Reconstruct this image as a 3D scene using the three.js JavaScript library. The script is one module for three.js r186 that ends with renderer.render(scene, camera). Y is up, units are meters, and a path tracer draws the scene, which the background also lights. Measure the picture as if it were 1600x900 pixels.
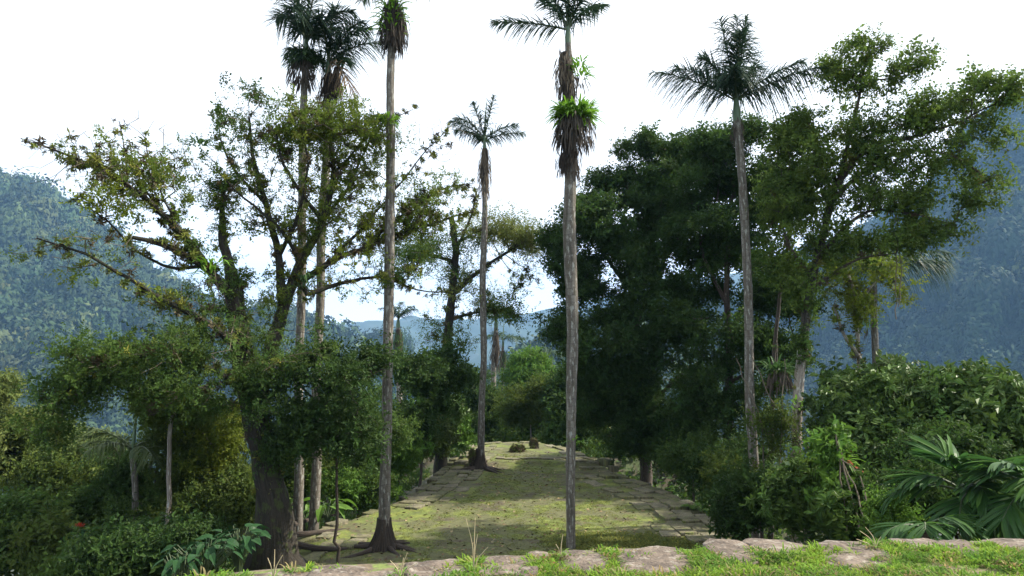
import * as THREE from 'three';
import { ImprovedNoise } from 'three/addons/math/ImprovedNoise.js';

// ------------------------------------------------------------------ camera, sky, sun, exposure
const scene = new THREE.Scene();
const camera = new THREE.PerspectiveCamera(45.92, 1600 / 900, 0.1, 30000);
const PITCH = 5.9 * Math.PI / 180, EYE = 4.5, F = 1062;
camera.position.set(0, EYE, 0);
camera.lookAt(0, EYE + Math.sin(PITCH), -Math.cos(PITCH));
scene.add(camera);

const SKY = 0.62;
const SUN = new THREE.Vector3(0.66, 0.68, -0.30).normalize();
const noise3 = new ImprovedNoise();
const fbm = (x, y, z, o = 4) => { let s = 0, a = 0.5, f = 1; for (let i = 0; i < o; i++) { s += a * noise3.noise(x * f, y * f, z * f); a *= 0.5; f *= 2.03; } return s; };
{
  const W = 512, H = 256, data = new Float32Array(W * H * 4), d = new THREE.Vector3();
  for (let r = 0; r < H; r++) for (let c = 0; c < W; c++) {
    const up = ((r + 0.5) / H - 0.5) * Math.PI, az = ((c + 0.5) / W - 0.5) * 2 * Math.PI;
    d.set(Math.cos(az) * Math.cos(up), Math.sin(up), Math.sin(az) * Math.cos(up));
    const cosS = d.dot(SUN), glow = Math.pow(Math.max(0, 0.5 + 0.5 * cosS), 3);
    const y = Math.max(0, d.y), cl = fbm(d.x * 2.2, d.y * 4 + 7, d.z * 2.2, 4);
    const v = SKY * (0.97 + 0.30 * glow + 0.07 * cl + 0.5 * Math.exp(-y / 0.2));   // the haze brightens every sky towards its horizon
    const k = 0.04 + 0.05 * y - 0.08 * glow - 0.12 * cl;       // thin cloud: a little blue shows through away from the sun
    const o = (r * W + c) * 4;
    data[o] = v * (1 - 0.62 * Math.max(0, k)); data[o + 1] = v * (1 - 0.22 * Math.max(0, k)); data[o + 2] = v; data[o + 3] = 1;
  }
  const t = new THREE.DataTexture(data, W, H, THREE.RGBAFormat, THREE.FloatType);
  t.mapping = THREE.EquirectangularReflectionMapping; t.magFilter = THREE.LinearFilter; t.minFilter = THREE.LinearFilter; t.needsUpdate = true;
  scene.background = t; scene.environment = t;
}
const sun = new THREE.DirectionalLight(new THREE.Color().setRGB(1, 0.92, 0.78), 5.0);
sun.name = 'sun';
sun.position.copy(SUN).multiplyScalar(120); sun.target.position.set(0, 0, -22);
sun.castShadow = true; sun.shadow.radius = 1.6;
sun.shadow.mapSize.set(4096, 4096);
Object.assign(sun.shadow.camera, { left: -60, right: 60, top: 60, bottom: -60, near: 1, far: 400 });
scene.add(sun); scene.add(sun.target);

const renderer = new THREE.WebGLRenderer({ antialias: true });
renderer.toneMapping = THREE.LinearToneMapping;
renderer.toneMappingExposure = 2.55;
renderer.shadowMap.enabled = true;
scene.fog = new THREE.FogExp2(new THREE.Color().setRGB(0.28, 0.55, 1.0), 0.00018);

// ------------------------------------------------------------------ helpers
const V = (x, y, z) => new THREE.Vector3(x, y, z);
const rng = (a) => () => { a |= 0; a = a + 0x6D2B79F5 | 0; let t = Math.imul(a ^ a >>> 15, 1 | a); t = t + Math.imul(t ^ t >>> 7, 61 | t) ^ t; return ((t ^ t >>> 14) >>> 0) / 4294967296; };
const smooth = (a, b, x) => { const t = Math.min(1, Math.max(0, (x - a) / (b - a))); return t * t * (3 - 2 * t); };
const lerp = (a, b, t) => a + (b - a) * t;
const cp = Math.cos(PITCH), sp = Math.sin(PITCH);
// pixel column, pixel row and estimated depth, unprojected through the camera to a point
function at(px, py, depth) {
  const u = (px - 800) / F, v = (450 - py) / F, t = depth / (cp - v * sp);
  return V(u * t, EYE + (v * cp + sp) * t, -depth);
}
function onPlane(px, py, y) {
  const v = (450 - py) / F, t = (EYE - y) / -(v * cp + sp);
  return at(px, py, t * (cp - v * sp));
}
const mPerPx = (depth) => depth / F;

const taken = new Map();
function numbered(name) { const n = taken.get(name) ?? 0; taken.set(name, n + 1); return n ? name + '_' + String(n).padStart(3, '0') : name; }
function thing(name, label, category, group) {
  const o = new THREE.Group(); o.name = numbered(name); o.userData = { label, category }; if (group) o.userData.group = group;
  scene.add(o); return o;
}
function shadowed(m) { m.castShadow = true; m.receiveShadow = true; return m; }
function part(name, geo, mat, parent, extra) {
  const m = shadowed(new THREE.Mesh(geo, mat)); m.name = name; parent.add(m); if (extra) Object.assign(m.userData, extra); return m;
}
function structure(name, geo, mat, label, category) {
  const m = shadowed(new THREE.Mesh(geo, mat)); m.name = numbered(name); m.userData = { kind: 'structure', label, category }; scene.add(m); return m;
}
const col = (r, g, b) => new THREE.Color().setRGB(r, g, b);

// mesh collector
class MB {
  constructor() { this.p = []; this.n = []; this.u = []; this.i = []; }
  get count() { return this.p.length / 3; }
  vert(x, y, z, nx = 0, ny = 1, nz = 0, u = 0, v = 0) { this.p.push(x, y, z); this.n.push(nx, ny, nz); this.u.push(u, v); return this.p.length / 3 - 1; }
  tri(a, b, c) { this.i.push(a, b, c); }
  geo(flat = false) {
    const g = new THREE.BufferGeometry();
    g.setAttribute('position', new THREE.Float32BufferAttribute(this.p, 3));
    if (!flat) g.setAttribute('normal', new THREE.Float32BufferAttribute(this.n, 3));
    g.setAttribute('uv', new THREE.Float32BufferAttribute(this.u, 2));
    g.setIndex(this.i); return g;
  }
  smoothGeo() { const g = this.geo(true); g.computeVertexNormals(); return g; }
}
// a tapered tube with the round of its bark uneven
function addTube(mb, pts, radii, sides, o = {}) {
  const n = pts.length, T = V(), N = V(), B = V(), P = V(); let prev = null, run = 0;
  const start = mb.count, bump = o.bump ?? 0, bf = o.bumpFreq ?? 1.5, seed = o.seed ?? 0;
  for (let k = 0; k < n; k++) {
    T.copy(pts[Math.min(k + 1, n - 1)]).sub(pts[Math.max(k - 1, 0)]).normalize();
    if (!prev) { N.set(1, 0, 0); if (Math.abs(T.x) > 0.8) N.set(0, 0, 1); } else N.copy(prev);
    N.addScaledVector(T, -N.dot(T)).normalize(); prev = N.clone(); B.crossVectors(T, N);
    if (k) run += pts[k].distanceTo(pts[k - 1]);
    for (let s = 0; s <= sides; s++) {
      const a = s / sides * Math.PI * 2, ca = Math.cos(a), sa = Math.sin(a);
      let r = radii[k];
      if (o.shape) r = o.shape(r, k / (n - 1), a, run);
      if (bump) r *= 1 + bump * noise3.noise(ca * bf + seed, run * (o.bumpLong ?? 2), sa * bf + seed);
      P.copy(pts[k]).addScaledVector(N, ca * r).addScaledVector(B, sa * r);
      mb.vert(P.x, P.y, P.z, N.x * ca + B.x * sa, N.y * ca + B.y * sa, N.z * ca + B.z * sa, s / sides * (o.around ?? 1), run * (o.along ?? 1));
    }
  }
  for (let k = 0; k < n - 1; k++) for (let s = 0; s < sides; s++) {
    const a = start + k * (sides + 1) + s, b = a + sides + 1;
    mb.tri(a, a + 1, b); mb.tri(a + 1, b + 1, b);
  }
  return mb;
}
function curvePts(ctrl, step) {
  const c = new THREE.CatmullRomCurve3(ctrl, false, 'centripetal'), n = Math.max(3, Math.ceil(c.getLength() / step));
  return c.getSpacedPoints(n);
}
// a long leaf blade folded on its midrib, bending down under its weight
function addBlade(mb, base, dir, side, len, wid, o = {}) {
  const seg = o.seg ?? 2, fold = o.fold ?? 0.25, droop = o.droop ?? 0.1, up = V().crossVectors(side, dir).normalize(), rows = [];
  for (let k = 0; k <= seg + 1; k++) {
    const t = k / (seg + 1), w = wid * 0.5 * (o.prof ? o.prof(t) : Math.sin(Math.PI * Math.pow(0.08 + 0.92 * t, 0.8)));
    const c = base.clone().addScaledVector(dir, len * t); c.y -= droop * len * t * t;
    if (k === seg + 1) { const v = mb.vert(c.x, c.y, c.z, up.x, up.y, up.z, 0.5, t); rows.push([v, v, v]); continue; }
    rows.push([1, 0, -1].map((q) => { const p = c.clone().addScaledVector(side, w * q).addScaledVector(up, fold * w * Math.abs(q)); return mb.vert(p.x, p.y, p.z, up.x, up.y, up.z, 0.5 - q * 0.5, t); }));
  }
  for (let k = 0; k <= seg; k++) for (const j of [0, 1]) {
    const [a, b] = [rows[k][j], rows[k][j + 1]], [c, d] = [rows[k + 1][j], rows[k + 1][j + 1]];
    mb.tri(a, b, c); if (c !== d) mb.tri(b, d, c);
  }
}
// the small leaf: two faces folded on the midrib
function addLeaf(mb, base, dir, side, len, wid, lift) {
  const up = V().crossVectors(side, dir).normalize();
  const m = base.clone().addScaledVector(dir, len * 0.45), tip = base.clone().addScaledVector(dir, len); tip.y -= len * 0.12;
  const l = m.clone().addScaledVector(side, wid / 2).addScaledVector(up, lift * wid), r = m.clone().addScaledVector(side, -wid / 2).addScaledVector(up, lift * wid);
  const a = mb.vert(base.x, base.y, base.z), b = mb.vert(l.x, l.y, l.z), c = mb.vert(tip.x, tip.y, tip.z), d = mb.vert(r.x, r.y, r.z);
  mb.tri(a, b, c); mb.tri(a, c, d);
}
function randDir(R) { const z = R() * 2 - 1, a = R() * Math.PI * 2, s = Math.sqrt(1 - z * z); return V(Math.cos(a) * s, z, Math.sin(a) * s); }

// ------------------------------------------------------------------ textures
function dataTex(w, h, fn, srgb = true) {
  const d = new Uint8Array(w * h * 4);
  for (let y = 0; y < h; y++) for (let x = 0; x < w; x++) { const c = fn(x / w, y / h, x, y), o = (y * w + x) * 4; d[o] = c[0] * 255; d[o + 1] = c[1] * 255; d[o + 2] = c[2] * 255; d[o + 3] = 255; }
  const t = new THREE.DataTexture(d, w, h); t.wrapS = t.wrapT = THREE.RepeatWrapping; t.magFilter = THREE.LinearFilter; t.minFilter = THREE.LinearMipmapLinearFilter;
  if (srgb) t.colorSpace = THREE.SRGBColorSpace; t.needsUpdate = true; return t;
}
const s1 = (v) => { v = Math.min(1, Math.max(0, v)); return v <= 0.0031308 ? 12.92 * v : 1.055 * Math.pow(v, 1 / 2.4) - 0.055; };
const S = (c) => [s1(c[0]), s1(c[1]), s1(c[2])];
const mix = (a, b, t) => [lerp(a[0], b[0], t), lerp(a[1], b[1], t), lerp(a[2], b[2], t)];
// noise that wraps round u (for bark)
const wrapN = (u, v, fu, fv, z, o = 3) => fbm(Math.cos(u * 6.2832) * fu, v * fv, Math.sin(u * 6.2832) * fu + z, o);
const loopN = (u, v, f, z, o = 4) => { const k = f * 4.5, N = (a, b) => fbm(a * k + 31.7, z * 1.37, b * k + 17.3, o), p = u * u * (3 - 2 * u), q = v * v * (3 - 2 * v), w = [(1 - p) * (1 - q), p * (1 - q), (1 - p) * q, p * q]; return (w[0] * N(u, v) + w[1] * N(u - 1, v) + w[2] * N(u, v - 1) + w[3] * N(u - 1, v - 1)) / Math.hypot(...w); };

const barkTex = (base, dark, patch, z, patchAmt) => dataTex(256, 512, (u, v) => {
  const cr = wrapN(u, v, 5.5, 3, z, 4), fine = wrapN(u, v, 9, 40, z + 5, 2), p = wrapN(u, v, 1.4, 9, z + 9, 4);
  let c = mix(base, dark, smooth(-0.12, 0.35, cr)); c = mix(c, patch, smooth(patchAmt, patchAmt + 0.16, p));
  const k = 1 + fine * 0.7; return S([c[0] * k, c[1] * k, c[2] * k]);
});
const barkBump = dataTex(256, 512, (u, v) => { const a = 0.5 + 0.6 * wrapN(u, v, 5.5, 3.5, 2, 4) + 0.25 * wrapN(u, v, 10, 60, 3, 2); return [a, a, a]; }, false);
const palmBump = dataTex(64, 512, (u, v) => { const ring = Math.pow(Math.abs(Math.sin(v * Math.PI * 18 + wrapN(u, v, 1, 3, 4, 2) * 1.2)), 0.4); const a = 0.35 + 0.22 * ring + 0.35 * wrapN(u, v, 5, 30, 6, 3); return [a, a, a]; }, false);
const palmTex = dataTex(256, 1024, (u, v) => {
  const ring = Math.abs(Math.sin(v * Math.PI * 18 + wrapN(u, v, 1, 3, 4, 2) * 1.2)), lich = wrapN(u, v, 2.2, 14, 21, 4), spot = wrapN(u, v, 6, 36, 31, 3), fine = wrapN(u, v, 12, 90, 8, 2);
  let c = mix([0.095, 0.080, 0.064], [0.155, 0.142, 0.122], smooth(-0.2, 0.3, wrapN(u, v, 1.5, 5, 12, 3)));
  c = mix(c, [0.05, 0.043, 0.036], 0.55 * (1 - smooth(0.02, 0.3, ring))); c = mix(c, [0.045, 0.04, 0.032], 0.75 * smooth(0.05, 0.3, wrapN(u, v, 0.9, 2.2, 77, 3))); c = mix(c, [0.31, 0.315, 0.28], 0.75 * smooth(0.10, 0.28, lich)); c = mix(c, [0.055, 0.06, 0.03], 0.7 * smooth(0.14, 0.3, spot));
  const k = 1 + fine * 0.6; return S([c[0] * k, c[1] * k, c[2] * k]);
});
const stoneTex = (a, b, l, z) => dataTex(512, 512, (u, v) => {
  const n = loopN(u, v, 1.3, z, 5), f = loopN(u, v, 9, z + 3, 3), li = loopN(u, v, 3, z + 7, 4), cr = Math.abs(loopN(u, v, 2.2, z + 11, 4));
  let c = mix(a, b, smooth(-0.25, 0.3, n)); c = mix(c, l, 0.8 * smooth(0.1, 0.26, li)); c = mix([c[0] * 0.45, c[1] * 0.42, c[2] * 0.4], c, smooth(0.0, 0.035, cr));
  const k = 1 + f * 0.9; return S([c[0] * k, c[1] * k, c[2] * k]);
});
const stoneBump = dataTex(512, 512, (u, v) => { const a = 0.5 + 0.5 * loopN(u, v, 2, 5, 5) + 0.3 * loopN(u, v, 9, 8, 3); return [a, a, a]; }, false);

// ------------------------------------------------------------------ materials
const M = {};
const leafMat = (c, o = {}) => new THREE.MeshPhysicalMaterial({ color: c, roughness: 0.93, transmission: o.t ?? 0.38, thickness: 0, side: THREE.DoubleSide, clearcoat: o.coat ?? 0, clearcoatRoughness: o.coatR ?? 0.45, ior: 1.4, specularIntensity: o.spec ?? 0.2 });
M.leaf = leafMat(col(1, 1, 1), { t: 0.48, coat: 0.06, coatR: 0.3 });
M.gloss = leafMat(col(1, 1, 1), { t: 0.3, coat: 0.35, coatR: 0.36 });
M.soft = leafMat(col(1, 1, 1), { t: 0.52 });
M.moss = new THREE.MeshStandardMaterial({ color: col(1, 1, 1), roughness: 1, side: THREE.DoubleSide });
M.frond = leafMat(col(0.036, 0.07, 0.04), { t: 0.25, coat: 0.2, coatR: 0.4 });
M.frondDead = leafMat(col(0.20, 0.14, 0.085), { t: 0.3 });
M.fibre = leafMat(col(0.040, 0.034, 0.029), { t: 0.15 });
M.deadLeaf = leafMat(col(0.078, 0.066, 0.054), { t: 0.15 });
M.brom = leafMat(col(0.135, 0.28, 0.022), { t: 0.48, coat: 0.35 });
M.bromDark = leafMat(col(0.05, 0.105, 0.03), { t: 0.38, coat: 0.35 });
M.bromRed = leafMat(col(0.30, 0.07, 0.03), { t: 0.4, coat: 0.3 });
M.shaft = new THREE.MeshPhysicalMaterial({ color: col(0.07, 0.125, 0.06), roughness: 0.5, clearcoat: 0.3, clearcoatRoughness: 0.4 });
M.rachis = new THREE.MeshStandardMaterial({ color: col(0.05, 0.075, 0.03), roughness: 0.6 });
M.palmBark = new THREE.MeshStandardMaterial({ map: palmTex, bumpMap: palmBump, bumpScale: 0.012, roughness: 0.95 });
M.palmRoot = new THREE.MeshStandardMaterial({ map: barkTex([0.06, 0.045, 0.034], [0.02, 0.016, 0.013], [0.1, 0.09, 0.07], 61, 0.2), bumpMap: barkBump, bumpScale: 0.03, roughness: 1 });
M.bark = new THREE.MeshStandardMaterial({ map: barkTex([0.085, 0.066, 0.05], [0.028, 0.022, 0.017], [0.15, 0.145, 0.12], 40, 0.16), bumpMap: barkBump, bumpScale: 0.03, roughness: 1 });
M.barkMossy = new THREE.MeshStandardMaterial({ map: barkTex([0.028, 0.023, 0.017], [0.012, 0.011, 0.008], [0.036, 0.045, 0.014], 44, 0.08), bumpMap: barkBump, bumpScale: 0.035, roughness: 1 });
M.barkPale = new THREE.MeshStandardMaterial({ map: barkTex([0.30, 0.26, 0.215], [0.10, 0.085, 0.07], [0.42, 0.41, 0.37], 48, 0.12), bumpMap: barkBump, bumpScale: 0.015, roughness: 0.95 });
M.twig = new THREE.MeshStandardMaterial({ color: col(0.105, 0.086, 0.06), roughness: 1 });
M.twigDark = new THREE.MeshStandardMaterial({ color: col(0.05, 0.042, 0.03), roughness: 1 });
M.stoneBig = new THREE.MeshStandardMaterial({ map: stoneTex([0.128, 0.100, 0.078], [0.066, 0.050, 0.039], [0.185, 0.165, 0.138], 3), bumpMap: stoneBump, bumpScale: 0.02, roughness: 0.95 });
M.stones = [0, 1, 2].map((k) => new THREE.MeshStandardMaterial({ map: stoneTex([[0.135, 0.122, 0.070], [0.110, 0.106, 0.052], [0.150, 0.135, 0.088]][k], [[0.070, 0.066, 0.036], [0.062, 0.068, 0.026], [0.082, 0.076, 0.048]][k], [[0.105, 0.125, 0.030], [0.12, 0.135, 0.03], [0.15, 0.155, 0.07]][k], 13 + k * 4), bumpMap: stoneBump, bumpScale: 0.015, roughness: 0.95 }));
M.barkDark = new THREE.MeshStandardMaterial({ map: barkTex([0.048, 0.042, 0.035], [0.02, 0.018, 0.015], [0.095, 0.095, 0.08], 88, 0.14), bumpMap: barkBump, bumpScale: 0.02, roughness: 1 });
M.skirtPale = leafMat(col(0.15, 0.122, 0.09), { t: 0.2 });
M.dryStalk = leafMat(col(0.5, 0.42, 0.27), { t: 0.25 });

// ------------------------------------------------------------------ foliage pieces
const R0 = rng(11);
function spray(R, o) {                               // a bunch of leafy twigs about its foot at the origin, reaching up along +y
  const mb = new MB();
  for (let t = 0; t < o.twigs; t++) {
    const d = randDir(R); d.y = Math.abs(d.y) * 0.75 + (o.rise ?? 0.15); d.normalize();
    const L = o.reach * (0.55 + R() * 0.6);
    for (let k = 0; k < o.leaves; k++) {
      const f = (k + 0.6) / o.leaves, p = d.clone().multiplyScalar(L * f); p.y -= (o.sag ?? 0.15) * L * f * f;
      const out = randDir(R); out.addScaledVector(d, -out.dot(d)).normalize();
      const dir = out.multiplyScalar(0.95).addScaledVector(d, 0.55); dir.y -= o.hang ?? 0.1; dir.normalize();
      const upish = V(0, 1, 0).addScaledVector(randDir(R), 0.55), side = V().crossVectors(dir, upish).normalize();
      const s = 0.7 + R() * 0.55;
      addLeaf(mb, p, dir, side, o.len * s, o.wid * s, 0.12 + R() * 0.1);
    }
  }
  return mb.geo(true);
}
const SPRAY = {
  broad: [0, 1, 2].map(() => spray(R0, { twigs: 5, leaves: 9, reach: 0.46, len: 0.108, wid: 0.054 })),
  small: [0, 1, 2].map(() => spray(R0, { twigs: 5, leaves: 9, reach: 0.42, len: 0.075, wid: 0.04 })),
  fine: [0, 1, 2].map(() => spray(R0, { twigs: 5, leaves: 10, reach: 0.5, len: 0.06, wid: 0.03 })),
  large: [0, 1, 2].map(() => spray(R0, { twigs: 4, leaves: 8, reach: 0.36, len: 0.15, wid: 0.064, hang: 0.2 })),
  far: [0, 1, 2].map(() => spray(R0, { twigs: 5, leaves: 7, reach: 0.75, len: 0.26, wid: 0.14 })),
};
const mossTuft = (() => {
  const mb = new MB();
  for (let k = 0; k < 34; k++) {
    const d = randDir(R0); d.y = d.y * 0.6 - 0.05; d.normalize();
    const p = randDir(R0).multiplyScalar(0.06 * R0()), side = V().crossVectors(d, V(R0() - 0.5, 1, R0() - 0.5)).normalize();
    addLeaf(mb, p, d, side, 0.06 + 0.09 * R0(), 0.022 + R0() * 0.012, 0.1);
  }
  return mb.geo(true);
})();

// an InstancedMesh of sprays under a thing: list of {p, d, s, c}
const _m = new THREE.Matrix4(), _q = new THREE.Quaternion(), _q2 = new THREE.Quaternion(), _s = V(), _Y = V(0, 1, 0);
function scatter(name, geos, mat, list, parent, R, kind) {
  const per = geos.map(() => []); list.forEach((e) => per[Math.floor(R() * geos.length)].push(e));
  geos.forEach((g, k) => {
    if (!per[k].length) return;
    const im = shadowed(new THREE.InstancedMesh(g, mat, per[k].length)); im.name = name; if (kind) im.userData.kind = kind;
    per[k].forEach((e, n) => {
      _q.setFromUnitVectors(_Y, e.d ?? _Y); _q2.setFromAxisAngle(_Y, R() * 6.2832); _q.multiply(_q2);
      const s = e.s; _s.set(s, s * (e.sy ?? 1), s); im.setMatrixAt(n, _m.compose(e.p, _q, _s)); im.setColorAt(n, e.c);
    });
    parent.add(im);
  });
}
const tint = (R, c, vary = 0.25, warm = 0.2) => { const k = 1 + (R() - 0.5) * 2 * vary, w = (R() - 0.4) * warm; return col(c[0] * k * (1 + w * 1.4), c[1] * k * (1 + w * 0.4), c[2] * k * (1 - w * 0.5)); };

// foliage base colours; dark and deep also paint shade into shaded foliage
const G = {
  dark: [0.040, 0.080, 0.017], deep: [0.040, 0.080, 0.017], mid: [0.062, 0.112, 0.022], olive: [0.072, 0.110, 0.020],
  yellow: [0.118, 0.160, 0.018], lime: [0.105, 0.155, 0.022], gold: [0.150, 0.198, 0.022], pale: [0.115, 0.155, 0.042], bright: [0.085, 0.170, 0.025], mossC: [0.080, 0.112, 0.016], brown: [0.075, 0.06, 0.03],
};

// ------------------------------------------------------------------ terrain
const edgeZ = (x) => -(5.78 + 0.17 * x - 0.018 * x * x + 0.06 * Math.sin(x * 2.3)) + (x < -1 ? 0.08 * (x + 1) * (x + 1) * 0.5 : 0);
const terraceL = [[480, 832], [560, 803], [640, 769], [690, 731], [737, 700]].map(([x, y]) => onPlane(x, y, 0));
const terraceR = [[1116, 812], [1092, 790], [1040, 767], [960, 739], [905, 711]].map(([x, y]) => onPlane(x, y, 0));
const outline = [];                                   // the lower terrace in plan, from near left round the far end to near right
{
  const l = new THREE.CatmullRomCurve3([V(-5.9, 0, -12.5), V(-5.8, 0, -15), ...terraceL, V(-0.6, 0, -36.2), V(1.3, 0, -36), ...terraceR.slice().reverse(), V(6.0, 0, -16), V(6.1, 0, -12.5)], false, 'centripetal');
  outline.push(...l.getSpacedPoints(90));
}
function insideDist(x, z) {                            // signed distance to the terrace outline, negative inside
  let d = 1e9, inside = false; const n = outline.length;
  for (let i = 0, j = n - 1; i < n; j = i++) {
    const a = outline[i], b = outline[j], ex = b.x - a.x, ez = b.z - a.z, t = Math.min(1, Math.max(0, ((x - a.x) * ex + (z - a.z) * ez) / (ex * ex + ez * ez || 1)));
    d = Math.min(d, Math.hypot(x - a.x - ex * t, z - a.z - ez * t));
    if ((a.z > z) !== (b.z > z) && x < (b.x - a.x) * (z - a.z) / (b.z - a.z) + a.x) inside = !inside;
  }
  return inside ? -d : d;
}
function groundY(x, z) {
  const n = fbm(x * 0.06, 3.1, z * 0.06, 3);
  const r = Math.hypot(x, z + 15);
  let d = r > 90 ? r - 14 : Math.max(0, insideDist(x, z));
  let low = d <= 0 ? -0.12 : -0.35 - 0.52 * d - 0.2 * Math.max(0, d - 25) * 0.4;
  if (z < -34 && Math.abs(x) < 26) low = Math.max(low, -0.3 - 0.16 * (-z - 34) - Math.max(0, Math.abs(x - 1) - 6) * 0.42);     // the ridge runs on beyond the terrace
  low = Math.max(low, -105 + 6 * n) + n * Math.min(1.6, d * 0.12);
  const ux = Math.max(0, -4.6 - x, x - 13), uz = Math.max(0, edgeZ(Math.min(6, Math.max(-3, x))) - z, z - 14);
  const du = Math.hypot(ux, uz);
  const up = du <= 0.05 ? 2.78 : 2.75 - (du < 0.5 ? du * 1.2 : 0.6 + 0.72 * (du - 0.5));
  return Math.max(low, up);
}
{
  const N = 220, mb = new MB(), c = (k) => { const t = (k / N) * 2 - 1; return Math.sign(t) * (26 * Math.abs(t) * 1.6 + 3600 * Math.pow(Math.abs(t), 5)); };
  for (let j = 0; j <= N; j++) for (let i = 0; i <= N; i++) {
    const x = c(i) + 1, z = c(j) - 18; mb.vert(x, groundY(x, z), z, 0, 1, 0, x / 6, z / 6);
  }
  for (let j = 0; j < N; j++) for (let i = 0; i < N; i++) { const a = j * (N + 1) + i, b = a + N + 1; mb.tri(a, b, a + 1); mb.tri(a + 1, b, b + 1); }
  const tex = dataTex(512, 512, (u, v) => { const n = loopN(u, v, 2, 3, 4), f = loopN(u, v, 12, 9, 3); let k = mix([0.035, 0.030, 0.017], [0.034, 0.050, 0.016], smooth(-0.15, 0.2, n)); const q = 1 + f; return S([k[0] * q, k[1] * q, k[2] * q]); });
  structure('ground', mb.smoothGeo(), new THREE.MeshStandardMaterial({ map: tex, roughness: 1 }), 'dark forest floor falling away from the ridge on both sides', 'ground');
}

// lower terrace
const terraceTex = (() => {
  const W = 1024, H = 2048;                            // 14 m by 28 m
  return dataTex(W, H, (u, v) => {
    const x = -7 + u * 14, z = -10 - v * 28;
    const n = fbm(x * 0.45, 1, z * 0.45, 4), m = fbm(x * 1.7, 5, z * 1.7, 4), f = fbm(x * 9, 9, z * 9, 3), g = fbm(x * 34, 2, z * 34, 2);
    let c = mix([0.078, 0.080, 0.031], [0.086, 0.110, 0.021], smooth(-0.16, 0.14, n + m * 0.7));
    c = mix(c, [0.140, 0.158, 0.028], 0.6 * smooth(0.02, 0.3, m + n * 0.5));
    c = mix(c, [0.058, 0.045, 0.030], 0.8 * smooth(0.12, 0.28, fbm(x * 0.9 + 20, 3, z * 1.3, 4)));
    const k = 1 + f * 0.8 + g * 0.9; return S([c[0] * k, c[1] * k, c[2] * k]);
  });
})();
const terraceH = (x, z) => 0.05 * fbm(x * 0.5, 0, z * 0.5, 3) + 0.022 * fbm(x * 3, 4, z * 3, 3) + 0.16 * smooth(-28.6, -29.3, z + 0.25 * Math.sin(x * 1.3));
const terrace = (() => {
  const mb = new MB(), nx = 120, nz = 230, id = new Map();
  for (let j = 0; j <= nz; j++) for (let i = 0; i <= nx; i++) {
    const x = -7 + 14 * i / nx, z = -11 - 27 * j / nz, d = insideDist(x, z);
    if (d > 0.12) continue;
    const y = terraceH(x, z) - smooth(-0.25, 0.12, d) * 0.35;
    id.set(j * 1000 + i, mb.vert(x, y, z, 0, 1, 0, (x + 7) / 14, (-10 - z) / 28));
  }
  for (let j = 0; j < nz; j++) for (let i = 0; i < nx; i++) {
    const a = id.get(j * 1000 + i), b = id.get(j * 1000 + i + 1), c = id.get((j + 1) * 1000 + i), d = id.get((j + 1) * 1000 + i + 1);
    if ([a, b, c, d].includes(undefined)) continue;
    mb.tri(a, b, c); mb.tri(b, d, c);
  }
  return structure('lower_terrace', mb.smoothGeo(), new THREE.MeshStandardMaterial({ map: terraceTex, roughness: 1 }), 'mossy earth terrace bordered by flat paving stones between the trees', 'terrace');
})();
// a flat irregular stone from its outline in plan
function stoneGeo(poly, y0, thick, R, o = {}) {
  const mb = new MB(), n = poly.length, c = poly.reduce((a, p) => a.add(p), V()).multiplyScalar(1 / n), bev = o.bevel ?? 0.025;
  const ring = (k, y) => poly.map((p) => { const x = c.x + (p.x - c.x) * k, z = c.z + (p.z - c.z) * k; return mb.vert(x, y + (o.tx ?? 0) * (x - c.x) + (o.tz ?? 0) * (z - c.z), z, 0, 1, 0, x / 1.6, z / 1.6); });
  const size = Math.sqrt(Math.hypot(poly[0].x - c.x, poly[0].z - c.z));
  const rings = [ring(1.0, y0 - 0.15), ring(1.0, y0 + thick - bev), ring(1 - bev / Math.max(0.2, size), y0 + thick)];
  const top = mb.vert(c.x, y0 + thick + (R() - 0.5) * 0.012, c.z, 0, 1, 0, c.x / 1.6, c.z / 1.6);
  for (let r = 0; r < 2; r++) for (let k = 0; k < n; k++) { const a = rings[r][k], b = rings[r][(k + 1) % n], d = rings[r + 1][k], e = rings[r + 1][(k + 1) % n]; mb.tri(a, d, b); mb.tri(b, d, e); }
  for (let k = 0; k < n; k++) mb.tri(rings[2][k], top, rings[2][(k + 1) % n]);
  const g = mb.geo(true); g.computeVertexNormals(); return g;
}
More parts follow.
